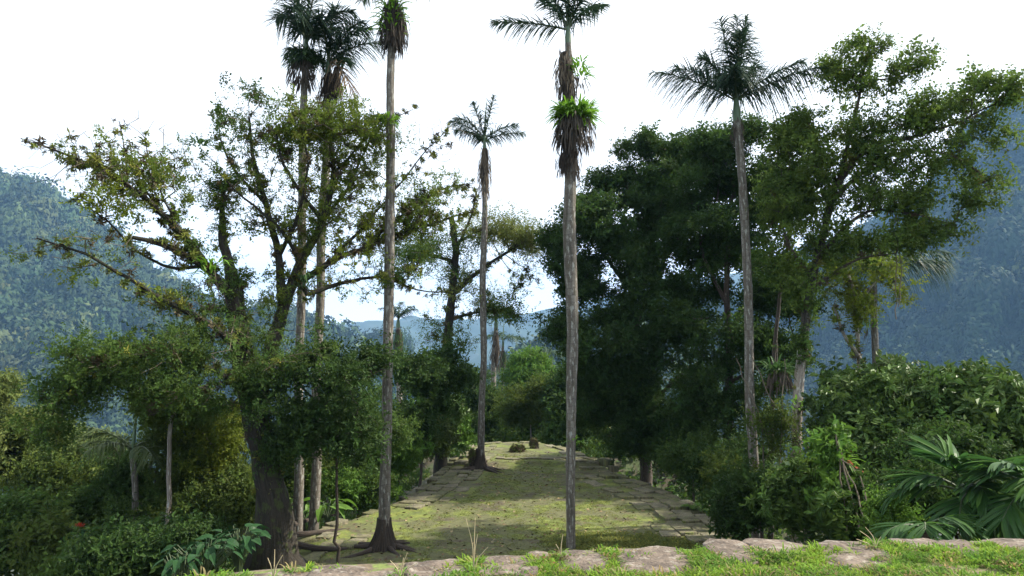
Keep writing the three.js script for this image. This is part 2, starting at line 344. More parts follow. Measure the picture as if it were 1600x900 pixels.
{
  const R = rng(77);
  // strips along the edges: s along the outline, t inward
  const along = (pts) => { const c = new THREE.CatmullRomCurve3(pts, false, 'centripetal'); return { c, L: c.getLength() }; };
  const lay = (pts, sign, rows, skip) => {
    const { c, L } = along(pts); let made = 0;
    const P = (s, t) => { const k = Math.min(1, Math.max(0, s / L)), p = c.getPointAt(k), g = c.getTangentAt(k); return V(p.x + sign * g.z * t, 0, p.z - sign * g.x * t); };
    let t0 = 0.05;
    for (let r = 0; r < rows.length; r++) {
      const w = rows[r]; let s = R() * 0.3;
      while (s < L - 0.2) {
        const len = w * (0.8 + R() * 1.2), g = 0.018 + R() * 0.02;
        const mid = P(s + len / 2, t0 + w / 2);
        if (R() > skip(s / L, r, mid)) {
          const j = () => (R() - 0.5) * 0.12, poly = [];
          const cs = [[s + g, t0 + g], [s + len * 0.5, t0 + g + Math.abs(j()) * 0.3], [s + len - g, t0 + g], [s + len - g, t0 + w * 0.5], [s + len - g, t0 + w - g], [s + len * 0.5, t0 + w - g], [s + g, t0 + w - g], [s + g, t0 + w * 0.5]];
          for (const [a, b] of cs) poly.push(P(a + j(), b + j()));
          const up = 0.02 + R() * 0.06 + (R() < 0.12 ? 0.06 : 0);
          const m = part('paving_stone', stoneGeo(poly, terraceH(mid.x, mid.z), up, R, { tx: (R() - 0.5) * 0.07, tz: (R() - 0.5) * 0.07 }), M.stones[Math.floor(R() * 3)], terrace);
          m.userData.n = made++; delete m.userData.n;
        }
        s += len;
      }
      t0 += w;
    }
    return made;
  };
  const a = lay([...terraceR.slice().reverse(), V(6.0, 0, -16.4)], -1, [0.42, 0.55, 0.5, 0.5], (k, r) => (k < 0.3 ? [0.15, 0.5, 0.9, 1][r] : [0.08, 0.1, 0.18, 0.4][r]));
  const b = lay([V(-5.8, 0, -15), ...terraceL], -1, [0.4, 0.5, 0.45, 0.45], (k, r) => [0.25, 0.15, 0.25, 0.5][r] + (k < 0.3 ? 0.35 : 0));
  const d = lay([terraceL[4], V(-0.6, 0, -36.0), V(1.3, 0, -35.8), terraceR[4]], -1, [0.5], () => 0.2);
  // the low step of stones across the terrace
  const st = [[765, 720], [800, 722], [835, 721], [880, 722], [905, 719], [960, 732]].map(([x, y]) => onPlane(x, y, 0.08));
  const e = lay(st, 1, [0.4], () => 0.15);
  console.log('paving stones', a, b, d, e);
}

// upper terrace that the viewer stands on
const upper = (() => {
  const mb = new MB(), nx = 110, nz = 60;
  for (let j = 0; j <= nz; j++) for (let i = 0; i <= nx; i++) {
    const x = -5 + 17 * i / nx, f = Math.pow(j / nz, 2), z = lerp(edgeZ(x) - 0.12, 13, f);
    const drop = j === 0 ? -0.45 : j === 1 ? -0.1 : 0;
    mb.vert(x, 2.86 + drop + 0.05 * fbm(x * 0.8, 2, z * 0.8, 3) + 0.02 * fbm(x * 5, 2, z * 5, 2), z, 0, 1, 0, x / 2, z / 2);
  }
  for (let j = 0; j < nz; j++) for (let i = 0; i < nx; i++) { const a = j * (nx + 1) + i, b = a + nx + 1; mb.tri(a, b, a + 1); mb.tri(a + 1, b, b + 1); }
  const tex = dataTex(512, 512, (u, v) => { const n = loopN(u, v, 3, 3, 4), f = loopN(u, v, 14, 9, 3); let k = mix([0.11, 0.085, 0.055], [0.10, 0.13, 0.03], smooth(-0.1, 0.15, n)); const q = 1 + f; return S([k[0] * q, k[1] * q, k[2] * q]); });
  return structure('upper_terrace', mb.smoothGeo(), new THREE.MeshStandardMaterial({ map: tex, roughness: 1 }), 'sunlit upper terrace edged with large flat pinkish stones and grass', 'terrace');
})();
const bigStones = [];
{
  const R = rng(5);
  // middle of the stone as seen, half width and half depth in metres, turn
  const list = [[448, 893, 0.36, 0.20, 0.1], [548, 890, 0.34, 0.26, -0.1], [688, 880, 0.27, 0.28, 0.2], [789, 874, 0.25, 0.34, 0.1], [842, 860, 0.10, 0.14, 0], [908, 866, 0.21, 0.30, -0.2], [1022, 869, 0.34, 0.44, 0.05], [1141, 852, 0.20, 0.36, -0.15], [1220, 847, 0.26, 0.28, 0.05], [1338, 857, 0.30, 0.42, -0.35], [1442, 841, 0.26, 0.20, 0.1], [1508, 849, 0.19, 0.24, -0.1], [1578, 841, 0.24, 0.24, 0.05]];
  for (const [px, py, hw, hd, turn] of list) {
    const c = onPlane(px, py, 2.92), mb = new MB(), seg = 40, rings = 14, sd = R() * 50;
    const rad = (a) => { const ca = Math.cos(a), sa = Math.sin(a), e = 4.2; return Math.pow(Math.pow(Math.abs(ca) / hw, e) + Math.pow(Math.abs(sa) / hd, e), -1 / e) * (1 + 0.2 * noise3.noise(ca * 1.6 + sd, sa * 1.6, 2) + 0.07 * noise3.noise(ca * 5 + sd, sa * 5, 7)); };
    const tiltX = (R() - 0.5) * 0.12, tiltZ = (R() - 0.3) * 0.12, topAt = (x, z) => tiltX * (x - c.x) + tiltZ * (z - c.z) + 0.03 * fbm(x * 2.2 + sd, 1, z * 2.2, 3) + 0.03 * Math.abs(fbm(x * 2 + z * 3, sd, z * 1.2, 3)) + 0.012 * Math.round(3 * fbm(x * 1.5 + z * 2.2 + sd, 3, z, 2)) + 0.012 * fbm(x * 12, sd, z * 12, 2);
    const ids = [];
    for (let r = 0; r <= rings; r++) {
      const row = []; const k = r / (rings - 2);
      for (let s = 0; s < seg; s++) {
        const a = s / seg * 6.2832, rr = rad(a) * Math.min(1, k) * (r === rings ? 1.0 : 1), lx = Math.cos(a) * rr, lz = Math.sin(a) * rr;
        const x = c.x + lx * Math.cos(turn) + lz * Math.sin(turn), z = c.z - lx * Math.sin(turn) + lz * Math.cos(turn);
        const edge = r >= rings - 1 ? (r === rings ? -0.3 : -0.03) : -0.012 * Math.pow(Math.min(1, k), 6);
        const yy = 2.878 + topAt(x, z) + edge; row.push(mb.vert(x, yy, z, 0, 1, 0, (x + yy) / 1.1, (z + yy * 0.7) / 1.1));
      }
      ids.push(row);
    }
    for (let r = 0; r < rings; r++) for (let s = 0; s < seg; s++) { const a = ids[r][s], b = ids[r][(s + 1) % seg], d = ids[r + 1][s], e = ids[r + 1][(s + 1) % seg]; mb.tri(a, b, d); mb.tri(b, e, d); }
    part('edge_stone', mb.smoothGeo(), M.stoneBig, upper);
    bigStones.push({ c, hw, hd, turn });
  }
}

// ------------------------------------------------------------------ mountains and their forest
function mountain(name, label, prof, rugged, baseY, seed) {
  // prof: [bearing px, top py]; depthOf(k): distance of crest and foot along it
  const mb = new MB(), nu = 150, nv = 60, grid = [];
  const top = (px) => { let k = 0; while (k < prof.length - 2 && prof[k + 1][0] < px) k++; const [a, b] = [prof[k], prof[k + 1]], t = Math.min(1, Math.max(0, (px - a[0]) / (b[0] - a[0]))); return [lerp(a[1], b[1], t), lerp(a[2], b[2], t), lerp(a[3], b[3], t)]; };
  const x0 = prof[0][0], x1 = prof[prof.length - 1][0];
  for (let j = -12; j <= nv; j++) { const row = []; for (let i = 0; i <= nu; i++) {
    const px = lerp(x0, x1, i / nu), [py, dTop, dFoot] = top(px), crest = at(px, py, dTop), foot = at(px, 560, dFoot); foot.y = baseY;
    const v = j / nv;
    let p;
    if (j < 0) { p = crest.clone().addScaledVector(V(crest.x, 0, crest.z).normalize(), -j * dTop * 0.05); p.y = lerp(crest.y, baseY, Math.pow(-j / 12, 1.3)); }
    else { p = crest.clone().lerp(foot, v); const bulge = Math.sin(v * Math.PI) * dTop * 0.02; p.y += bulge; }
    const n = fbm(p.x * 0.005 + seed, 1, p.z * 0.005, 4), amp = Math.min(1, Math.max(0, v) * 3) * dTop;
    p.y += n * amp * 0.08 * rugged + (0.22 - Math.abs(fbm(p.x * 0.0042 + seed * 3, 4, p.z * 0.0028, 3))) * amp * 0.16 * rugged;
    row.push(mb.vert(p.x, p.y, p.z, 0, 1, 0, p.x / 20, p.z / 20));
  } grid.push(row); }
  for (let j = 0; j < grid.length - 1; j++) for (let i = 0; i < nu; i++) { const a = grid[j][i], b = grid[j][i + 1], c = grid[j + 1][i], d = grid[j + 1][i + 1]; mb.tri(a, c, b); mb.tri(b, c, d); }
  const g = mb.smoothGeo();
  structure(name, g, new THREE.MeshStandardMaterial({ color: col(0.022, 0.040, 0.018), roughness: 1, side: THREE.DoubleSide }), label, 'mountain');
  return { mb, grid, nu };
}
const farCrown = (R, o) => {
  const mb = new MB();
  for (let k = 0; k < o.n; k++) {
    const d = randDir(R); d.y = Math.abs(d.y) * 0.9 - 0.12; d.normalize();
    const lump = 1 + 0.5 * noise3.noise(d.x * 2.3 + o.s, d.y * 2.3, d.z * 2.3) + 0.2 * noise3.noise(d.x * 6 + o.s, d.y * 6, d.z * 6), rr = (0.8 + 0.2 * R()) * lump;
    const p = V(d.x * o.rx * rr, d.y * o.ry * rr, d.z * o.rx * rr), nn = d.clone().addScaledVector(randDir(R), 0.55).normalize(), dir = randDir(R); dir.addScaledVector(nn, -dir.dot(nn)).normalize(); const side = V().crossVectors(nn, dir).normalize();
    addLeaf(mb, p, dir, side, o.leaf * (0.6 + R() * 0.8), o.leaf * 0.62, 0.15);
  }
  return mb.geo(true);
};
const farPalm = (R) => {
  const mb = new MB();
  for (let k = 0; k < 11; k++) { const a = k / 11 * 6.28 + R(), d = V(Math.cos(a), 0.3 + R() * 0.8, Math.sin(a)).normalize(), s = V().crossVectors(d, V(0, 1, 0)).normalize(); for (const q of [-1, 1]) { addLeaf(mb, V(0, 0, 0), d.clone().addScaledVector(s, q * 0.16).normalize(), s, 3.2, 0.9, -0.2); } }
  addTube(mb, [V(0, 0, 0), V(0.2, -6, 0), V(0, -12, 0)], [0.16, 0.2, 0.24], 5);
  return mb.geo(true);
};
const farGeos = [0, 1, 2].map((k) => farCrown(R0, { n: 480, rx: 4.2, ry: 3.8, leaf: 0.95, s: k * 9 }));
const farPalmGeo = [farPalm(R0)];
M.far = new THREE.MeshStandardMaterial({ color: col(1, 1, 1), roughness: 1, side: THREE.DoubleSide });
function forestOn(m, rows, count, seed, label, size) {
  const R = rng(seed), list = [], palms = [], P = m.mb.p;
  for (let k = 0; k < count; k++) {
    const j = rows[0] + R() * (rows[1] - rows[0]), i = R() * (m.nu - 1), j0 = Math.floor(j), i0 = Math.floor(i), fj = j - j0, fi = i - i0;
    const g = (a, b) => V(P[m.grid[a][b] * 3], P[m.grid[a][b] * 3 + 1], P[m.grid[a][b] * 3 + 2]);
    const p = g(j0, i0).lerp(g(j0, i0 + 1), fi).lerp(g(Math.min(m.grid.length - 1, j0 + 1), i0).lerp(g(Math.min(m.grid.length - 1, j0 + 1), i0 + 1), fi), fj);
    const s = size * (0.42 + Math.pow(R(), 3) * 1.9); p.y += 1.5 * s;
    const tone = R(), c = tone < 0.16 ? [0.056, 0.080, 0.028] : tone < 0.5 ? [0.024, 0.048, 0.014] : [0.016, 0.036, 0.012];
    list.push({ p, s: s * 1.35, sy: 1.05 + R() * 0.9, c: tint(R, c, 0.35, 0.3) });
    if (R() < 0.045) { const q = p.clone(); q.y += (5 + R() * 5) * size; palms.push({ p: q, s: 0.8 * size + R() * 0.4, c: tint(R, [0.085, 0.11, 0.06], 0.3, 0.2) }); }
  }
  const o = new THREE.Group(); o.name = numbered('forest'); o.userData = { kind: 'stuff', label, category: 'forest' }; scene.add(o);
  scatter('canopy', farGeos, M.far, list, o, R, 'stuff'); scatter('palms', farPalmGeo, M.far, palms, o, R, 'stuff');
}
{
  const ml = mountain('mountain', 'blue hazy forested mountain slope rising on the left', [[-330, 190, 1144, 528], [-150, 230, 1100, 506], [0, 296, 1056, 484], [60, 318, 1034, 484], [120, 350, 1012, 484], [170, 388, 990, 506], [220, 440, 946, 528], [300, 485, 924, 550], [420, 530, 946, 572], [520, 565, 990, 616], [640, 600, 1056, 660]], 1, -130, 3);
  forestOn(ml, [9, 71], 7800, 31, 'dense rainforest covering the left mountainside', 1.9);
  const mr = mountain('mountain', 'blue hazy forested mountain slope rising on the right', [[980, 590, 1364, 726], [1080, 545, 1364, 704], [1200, 465, 1408, 660], [1300, 405, 1430, 638], [1400, 350, 1430, 594], [1460, 305, 1430, 572], [1520, 215, 1408, 550], [1570, 180, 1408, 528], [1640, 150, 1408, 506], [1800, 90, 1430, 484], [2000, 60, 1452, 484]], 1, -130, 17);
  forestOn(mr, [9, 71], 10000, 32, 'dense rainforest covering the right mountainside', 2.0);
  const mf = mountain('mountain', 'pale distant ridge seen through the gap between the palms', [[300, 560, 3600, 2000], [450, 530, 3600, 2000], [560, 508, 3600, 2000], [650, 498, 3600, 2000], [740, 503, 3600, 2000], [830, 490, 3600, 2000], [920, 470, 3600, 2000], [1050, 440, 3600, 2000], [1200, 420, 3600, 2000]], 0.25, -150, 29);
  const mn = mountain('mountain', 'low blue green hill behind the far end of the terrace', [[760, 640, 660, 396], [830, 595, 660, 374], [880, 560, 660, 352], [940, 548, 660, 352], [1050, 540, 682, 352], [1180, 560, 726, 352]], 1, -120, 41);
  forestOn(mn, [9, 71], 2200, 34, 'forest on the low hill beyond the terrace', 1.7);
}

// ------------------------------------------------------------------ trees
function ellipsoidPoint(R, c, rx, ry, rz) { const d = randDir(R), k = Math.pow(R(), 0.42); return V(c.x + d.x * rx * k, c.y + d.y * ry * k, c.z + d.z * rz * k); }
/* o: limbs [{pts:[[px,py,depth]...], r:[r0,r1], name}], lobes [[px,py,depth,rx,ry,rz,n,leafShare,colour]], leaf, per, size, bark, moss */
function tree(o) {
  const R = rng(o.seed), root = thing(o.name ?? 'broadleaf_tree', o.label, o.category ?? 'tree', o.group);
  const nodes = [], limbNodes = [], origin = o.limbs[0].pts[0]; const base = at(...origin); base.y = Math.min(base.y, groundY(base.x, base.z) - 0.05);
  root.position.copy(base);
  const bark = o.bark ?? M.bark, twig = o.twig ?? M.twigDark;
  const add = (p, parent, r = 0) => { nodes.push({ p, parent, r, kids: 0, d: null, path: parent < 0 ? 0 : nodes[parent].path + p.distanceTo(nodes[parent].p) }); return nodes.length - 1; };
  o.limbs.forEach((l, n) => {
    const ctrl = l.pts.map((q) => at(...q)); if (n === 0) { const g = groundY(ctrl[0].x, ctrl[0].z); if (ctrl[0].y > g - 0.1) ctrl[0].y = g - 0.15; }
    const pts = curvePts(ctrl, 0.3), wob = l.wob ?? 0.05;
    pts.forEach((p, k) => { if (k) { p.x += wob * noise3.noise(k * 0.45, n * 7.3 + o.seed, 1); p.y += wob * noise3.noise(k * 0.45, n * 7.3 + o.seed, 5); p.z += wob * 1.6 * noise3.noise(k * 0.3, n * 7.3 + o.seed, 9); } });
    const rad = pts.map((_, k) => lerp(l.r[0], l.r[1], Math.pow(k / (pts.length - 1), 0.8)));
    if (n === 0 && o.flare) pts.forEach((p, k) => { rad[k] *= 1 + o.flare * Math.exp(-(p.y - pts[0].y) / (o.flareH ?? 0.5)); });
    let prev = -1;
    if (n) { let bd = 1e9; limbNodes.forEach((q) => { const d = nodes[q].p.distanceTo(pts[0]); if (d < bd) { bd = d; prev = q; } }); if (bd > 0.12) pts.unshift(nodes[prev].p.clone()), rad.unshift(rad[0]); }
    const sides = l.r[0] > 0.25 ? 14 : l.r[0] > 0.1 ? 9 : 6;
    const mb = new MB(), local = pts.map((p) => p.clone().sub(base));
    addTube(mb, local, rad, sides, { bump: l.bump ?? (l.r[0] > 0.12 ? 0.28 : 0.15), bumpFreq: 1.3, bumpLong: 1.4, seed: o.seed + n, along: 0.5, around: Math.max(1, Math.round(l.r[0] * 5)), shape: n === 0 && o.buttress ? (r, t, a, run) => r * (1 + o.buttress * Math.exp(-run / 0.9) * (0.5 + 0.5 * Math.cos(a * 6 + 2 * noise3.noise(run, o.seed, 2)))) : null });
    part(n === 0 ? 'trunk' : l.name ?? 'branch', mb.geo(), l.bark ?? bark, root);
    const from = n === 0 ? Math.floor(pts.length * (o.clear ?? 0.25)) : 0;
    pts.forEach((p, k) => { const q = add(p, prev, rad[k]); nodes[q].limb = true; nodes[q].n = n; prev = q; if (k >= from || n > 0) { limbNodes.push(q); nodes[q].open = k >= from; } });
  });
  // crown points
  const tips = [];
  for (const L of o.lobes) {
    const [px, py, dep, rx, ry, rz, n, share = 1, c = o.colour] = L, ctr = at(px, py, dep), m = mPerPx(dep);
    let pad = null, left = 0; const ps = Math.min((o.pad ?? 0.55) * (o.size ?? 1), 0.75 * Math.min(rx, ry) * m);
    for (let k = 0; k < n; k++) {
      let p, tries = 0;
      if (left-- <= 0) { tries = 0; do { pad = ellipsoidPoint(R, ctr, rx * m, ry * m, rz); tries++; } while (tries < 6 && noise3.noise(pad.x * (o.gapF ?? 1.1) + o.seed, pad.y * (o.gapF ?? 1.1), pad.z * (o.gapF ?? 1.1)) < (o.gap ?? -0.12)); left = (o.padN ?? 5) + Math.floor(R() * (o.padN ?? 8)); }
      p = ellipsoidPoint(R, pad, ps, ps * 0.5, ps);
      tips.push({ p, share, c });
    }
  }
  const open = nodes.map((_, k) => k).filter((k) => nodes[k].open);
  tips.forEach((t) => { t.d = Math.min(...open.map((k) => nodes[k].p.distanceToSquared(t.p))); });
  tips.sort((a, b) => a.d - b.d);
  const cand = open.slice(), ends = [];
  for (const t of tips) {
    let best = -1, bs = 1e9;
    for (const k of cand) { const q = nodes[k], dx = t.p.x - q.p.x, dy = t.p.y - q.p.y, dz = t.p.z - q.p.z, d = Math.sqrt(dx * dx + dy * dy + dz * dz); let s = d + (o.pathW ?? 0.12) * q.path; if (q.d) { const cs = (dx * q.d.x + dy * q.d.y + dz * q.d.z) / (d + 1e-6); s += d * 0.5 * (1 - cs); } if (q.kids > 3) s += 0.15 * q.kids; if (s < bs) { bs = s; best = k; } }
    const a = nodes[best], L = a.p.distanceTo(t.p), n = Math.max(1, Math.min(6, Math.round(L / 0.28)));
    a.kids++;
    const c1 = a.p.clone(); if (a.d) c1.addScaledVector(a.d, L * 0.35); else c1.y += L * 0.15; c1.add(randDir(R).multiplyScalar(L * 0.1));
    let prev = best;
    for (let k = 1; k <= n; k++) {
      const f = k / n, p = a.p.clone().multiplyScalar((1 - f) * (1 - f)).addScaledVector(c1, 2 * f * (1 - f)).addScaledVector(t.p, f * f);
      if (k < n) p.add(randDir(R).multiplyScalar(0.035 * L));
      const q = add(p, prev, 0); nodes[q].d = p.clone().sub(nodes[prev].p).normalize(); nodes[q].c = t.c; nodes[q].share = t.share; cand.push(q); prev = q;
    }
    nodes[prev].tip = true; ends.push(prev);
  }
  // pipe model
  const acc = new Float64Array(nodes.length), tipR = o.tipR ?? 0.007, E = 2.3;
  for (let k = nodes.length - 1; k >= 0; k--) { const q = nodes[k]; if (q.limb) continue; if (!acc[k]) acc[k] = Math.pow(tipR, E); q.r = Math.pow(acc[k], 1 / E); if (q.parent >= 0) acc[q.parent] += acc[k]; }
  // twigs as chains
  const mb = new MB(), kidsOf = new Map();
  nodes.forEach((q, k) => { if (q.limb) return; if (!kidsOf.has(q.parent)) kidsOf.set(q.parent, []); kidsOf.get(q.parent).push(k); });
  const used = new Uint8Array(nodes.length);
  nodes.forEach((q, k) => {
    if (q.limb || used[k]) return;
    const chain = [q.parent, k]; used[k] = 1; let cur = k;
    for (;;) { const ks = (kidsOf.get(cur) ?? []).filter((x) => !used[x]); if (!ks.length) break; ks.sort((a, b) => nodes[b].r - nodes[a].r); cur = ks[0]; used[cur] = 1; chain.push(cur); }
    const pts = chain.map((x) => nodes[x].p.clone().sub(base)), rr = chain.map((x, j) => Math.min(nodes[x].r, j === 0 ? nodes[chain[1]].r : 9));
    addTube(mb, pts, rr, rr[0] > 0.035 ? 6 : rr[0] > 0.014 ? 4 : 3, { along: 0.5 });
  });
  if (mb.count) part('twigs', mb.geo(), twig, root, { kind: 'stuff' });
  // leaves
  const leaves = [], per = o.per ?? 3, size = o.size ?? 1;
  const put = (q, spread) => { const d = (q.d ?? _Y).clone().addScaledVector(randDir(R), 0.7).addScaledVector(_Y, o.upturn ?? 0.15).normalize(); leaves.push({ p: q.p.clone().sub(base).add(randDir(R).multiplyScalar(spread * R())), d, s: size * (0.55 + R() * 0.85), c: tint(R, q.c, o.vary ?? 0.3, o.warm ?? 0.2) }); };
  nodes.forEach((q) => {
    if (q.limb || !q.c) return;
    if (q.tip) { const n = per * q.share; for (let k = 0; k < Math.floor(n) + (R() < n % 1 ? 1 : 0); k++) put(q, 0.3 * size); }
    else if (q.r < 0.02 && R() < q.share * 0.35) put(q, 0.18 * size);
  });
  (o.tufts ?? []).forEach(([px, py, dep, rx, ry, rz, n, c]) => { const ctr = at(px, py, dep), m = mPerPx(dep); for (let k = 0; k < n; k++) leaves.push({ p: ellipsoidPoint(R, ctr, rx * m, ry * m, rz).sub(base), d: V(0, 1, 0).addScaledVector(randDir(R), 0.8).normalize(), s: size * (0.6 + R() * 0.6), c: tint(R, c ?? o.colour, 0.3, 0.3) }); });
  if (leaves.length) scatter('crown', SPRAY[o.leaf ?? 'broad'], o.mat ?? M.leaf, leaves, root, R, 'stuff');
  if (o.moss) {
    const tuftsL = [];
    nodes.forEach((q) => {
      if (q.r < (o.mossMin ?? 0.012) || q.n === 0 && q.r > 0.5) return;
      const dens = q.limb ? o.moss : o.moss * 0.28; let n = dens * (0.6 + 2 * Math.max(0, noise3.noise(q.p.x * 0.9, q.p.y * 0.9 + 5, q.p.z * 0.9 + o.seed)) * 2.2);
      while (n > 0) { if (n > 1 || R() < n) { const d = randDir(R); d.y += 0.35; d.normalize(); tuftsL.push({ p: q.p.clone().sub(base).addScaledVector(d, q.r * 0.95).add(randDir(R).multiplyScalar(0.12)), d: randDir(R).addScaledVector(_Y, 0.5).normalize(), s: (o.mossS ?? 1) * (0.5 + R() * 0.9), c: tint(R, R() < 0.3 ? G.brown : o.mossC ?? G.mossC, 0.35, 0.3) }); } n -= 1; }
    });
    if (tuftsL.length) scatter('moss', [mossTuft], M.moss, tuftsL, root, R, 'stuff');
  }
  if (o.roots) o.roots.forEach((q) => { const pts = curvePts(q.map(([px, py]) => { const p = onPlane(px, py, 0); p.y += 0.0; return p; }), 0.25).map((p, k, a) => { p.y = 0.02 + 0.2 * Math.pow(1 - k / a.length, 2.5) - 0.12 * Math.pow(k / a.length, 3); return p.sub(base); }); part('root', addTube(new MB(), pts, pts.map((_, k) => lerp(0.085, 0.02, k / pts.length)), 7, { bump: 0.3, seed: k0++, along: 0.5 }).geo(), M.palmRoot, root); });
  return root;
}
let k0 = 900;

// great mossy tree by the near left corner
tree({
  name: 'mossy_tree', label: 'great spreading tree with moss-covered limbs and buttressed trunk at near left corner of terrace', seed: 101, leaf: 'small', per: 0.66, size: 0.74, colour: G.lime, mossC: [0.125, 0.148, 0.02], bark: M.barkMossy, twig: M.twig, moss: 2.6, mossS: 0.95, flare: 0.75, flareH: 0.7, buttress: 0.5, clear: 0.35, gap: -0.15, mat: M.soft, tipR: 0.0055, pad: 0.6, padN: 2, mossMin: 0.0075,
  limbs: [
    { pts: [[434, 884, 15], [425, 780, 15], [404, 670, 15], [386, 585, 15], [371, 505, 15], [366, 450, 15]], r: [0.37, 0.19] },
    { pts: [[366, 450, 15], [353, 390, 15.2], [346, 325, 15.4], [352, 292, 15.5], [356, 278, 15.5]], r: [0.15, 0.035] },
    { pts: [[367, 470, 15], [322, 415, 14.6], [290, 372, 14.3], [252, 332, 14], [212, 298, 13.6], [150, 265, 13.2], [92, 236, 13], [52, 224, 13]], r: [0.116, 0.014] },
    { pts: [[330, 428, 14.7], [272, 388, 14], [206, 371, 13.6]], r: [0.075, 0.042] },
    { pts: [[385, 560, 15], [330, 507, 14.2], [282, 482, 13.8], [200, 436, 13.3], [132, 396, 13], [58, 374, 12.8]], r: [0.088, 0.014] },
    { pts: [[400, 640, 15], [426, 540, 15.4], [446, 470, 15.8], [472, 408, 16], [505, 340, 16.2], [522, 270, 16.4], [515, 200, 16.5]], r: [0.204, 0.042] },
    { pts: [[440, 490, 15.7], [436, 400, 15.8], [416, 320, 15.8], [396, 250, 15.8], [388, 185, 15.8]], r: [0.122, 0.028] },
    { pts: [[505, 345, 16.2], [470, 300, 15.6], [440, 250, 15.4], [432, 205, 15.4]], r: [0.061, 0.021] },
    { pts: [[470, 440, 16], [520, 405, 16.4], [570, 387, 17], [622, 366, 17.4], [682, 347, 17.8], [738, 330, 18]], r: [0.088, 0.017] },
    { pts: [[520, 405, 16.4], [572, 350, 17], [622, 290, 17.5], [662, 240, 17.8], [702, 198, 18]], r: [0.051, 0.01] },
    { pts: [[480, 460, 16], [542, 440, 16.5], [602, 432, 16.8], [652, 420, 17]], r: [0.068, 0.021] },
    { pts: [[300, 385, 14.4], [265, 330, 14.1], [242, 280, 14], [225, 215, 14]], r: [0.034, 0.008] },
    { pts: [[396, 625, 15], [335, 580, 14.2], [255, 552, 13.5], [170, 562, 13], [108, 605, 12.7], [78, 660, 12.6]], r: [0.075, 0.01] },
    { pts: [[360, 595, 14.5], [300, 610, 13.8], [240, 650, 13.5]], r: [0.034, 0.01] },
    { pts: [[505, 345, 16.2], [545, 290, 16.4], [572, 230, 16.6], [590, 180, 16.6]], r: [0.054, 0.014] },
    { pts: [[300, 385, 14.4], [252, 335, 14.2], [205, 250, 14], [185, 190, 14]], r: [0.035, 0.008] },
    { pts: [[436, 400, 15.8], [468, 330, 15.4], [480, 260, 15.2], [468, 190, 15.2]], r: [0.06, 0.012] },
    { pts: [[472, 408, 16], [430, 350, 15.2], [382, 310, 14.8], [335, 262, 14.6]], r: [0.055, 0.012] },
    { pts: [[522, 270, 16.4], [560, 230, 16.8], [600, 192, 17], [645, 170, 17.2]], r: [0.04, 0.008] },
    { pts: [[572, 387, 17], [622, 340, 17.4], [682, 300, 17.8], [742, 284, 18]], r: [0.045, 0.01] },
    { pts: [[602, 432, 16.8], [650, 452, 17.2], [705, 458, 17.4]], r: [0.04, 0.01] },
    { pts: [[322, 415, 14.6], [268, 418, 14.2], [215, 395, 13.8], [150, 330, 13.4], [120, 318, 13.3]], r: [0.05, 0.01] },
    { pts: [[416, 320, 15.8], [370, 270, 15.6], [345, 220, 15.4], [340, 180, 15.4]], r: [0.05, 0.01] },
  ],
  lobes: [
    [140, 250, 13, 95, 52, 1.0, 153, 0.18, G.lime], [215, 240, 13.8, 60, 60, 1.1, 102, 0.12, G.lime], [190, 300, 13.5, 45, 45, 0.9, 119, 1.1, G.gold], [250, 290, 13.8, 55, 40, 0.9, 102, 0.8, G.lime],
    [120, 392, 13, 90, 32, 0.9, 102, 0.3, G.lime], [240, 450, 13.6, 60, 30, 0.8, 51, 0.7, G.lime], [310, 270, 14.8, 70, 55, 1.2, 80, 0.75, G.mid], [345, 300, 15.4, 35, 30, 0.6, 40, 1.1, G.mid],
    [395, 195, 15.6, 62, 55, 1.2, 130, 1.1, G.mid], [400, 150, 15.6, 20, 18, 0.4, 16, 1.3, G.mid], [500, 205, 16.2, 105, 52, 1.5, 560, 1.0, G.lime], [560, 240, 16.6, 70, 60, 1.4, 300, 0.9, G.lime],
    [450, 310, 15.8, 110, 70, 1.5, 330, 0.6, G.lime], [565, 330, 17, 80, 60, 1.4, 290, 0.8, G.gold], [640, 330, 17.6, 75, 48, 1.2, 280, 0.8, G.lime], [700, 310, 18, 55, 40, 1.0, 102, 0.5, G.lime],
    [685, 232, 18, 55, 50, 1.1, 85, 0.05, G.lime], [560, 415, 16.6, 85, 42, 1.2, 136, 0.7, G.gold], [640, 430, 17, 60, 40, 1.0, 60, 0.6, G.mid], [355, 470, 15, 60, 55, 1.0, 60, 1.2, G.mid], [290, 500, 14.2, 60, 35, 1, 50, 0.9, G.mid],
    [330, 545, 14, 90, 50, 1.1, 82, 1.2, G.mid], [440, 560, 14.6, 80, 45, 1.1, 67, 1.6, G.mid],
    [260, 548, 13.5, 85, 36, 1.0, 120, 3, G.mid], [170, 565, 13, 70, 32, 0.9, 110, 3, G.mid], [110, 612, 12.7, 40, 40, 0.7, 75, 3, G.mid], [82, 660, 12.6, 20, 36, 0.5, 30, 3, G.mid], [215, 600, 13.2, 50, 28, 0.7, 50, 2.6, G.mid], [320, 600, 14, 55, 45, 0.9, 80, 3, G.mid], 
  ],
  tufts: [[348, 298, 15.5, 22, 16, 0.3, 26, G.mid], [352, 350, 15.2, 20, 40, 0.3, 30, G.lime], [366, 440, 15, 26, 50, 0.4, 50, G.mid], [300, 395, 14.3, 30, 22, 0.3, 26, G.mid], [430, 470, 15.5, 26, 60, 0.4, 50, G.lime], [490, 370, 16, 26, 40, 0.4, 40, G.lime], [392, 560, 14.7, 36, 60, 0.4, 60, G.mid]],
  roots: [[[455, 850], [500, 835], [560, 822]], [[450, 835], [490, 812], [530, 800]], [[455, 865], [520, 862], [575, 852]]],
});
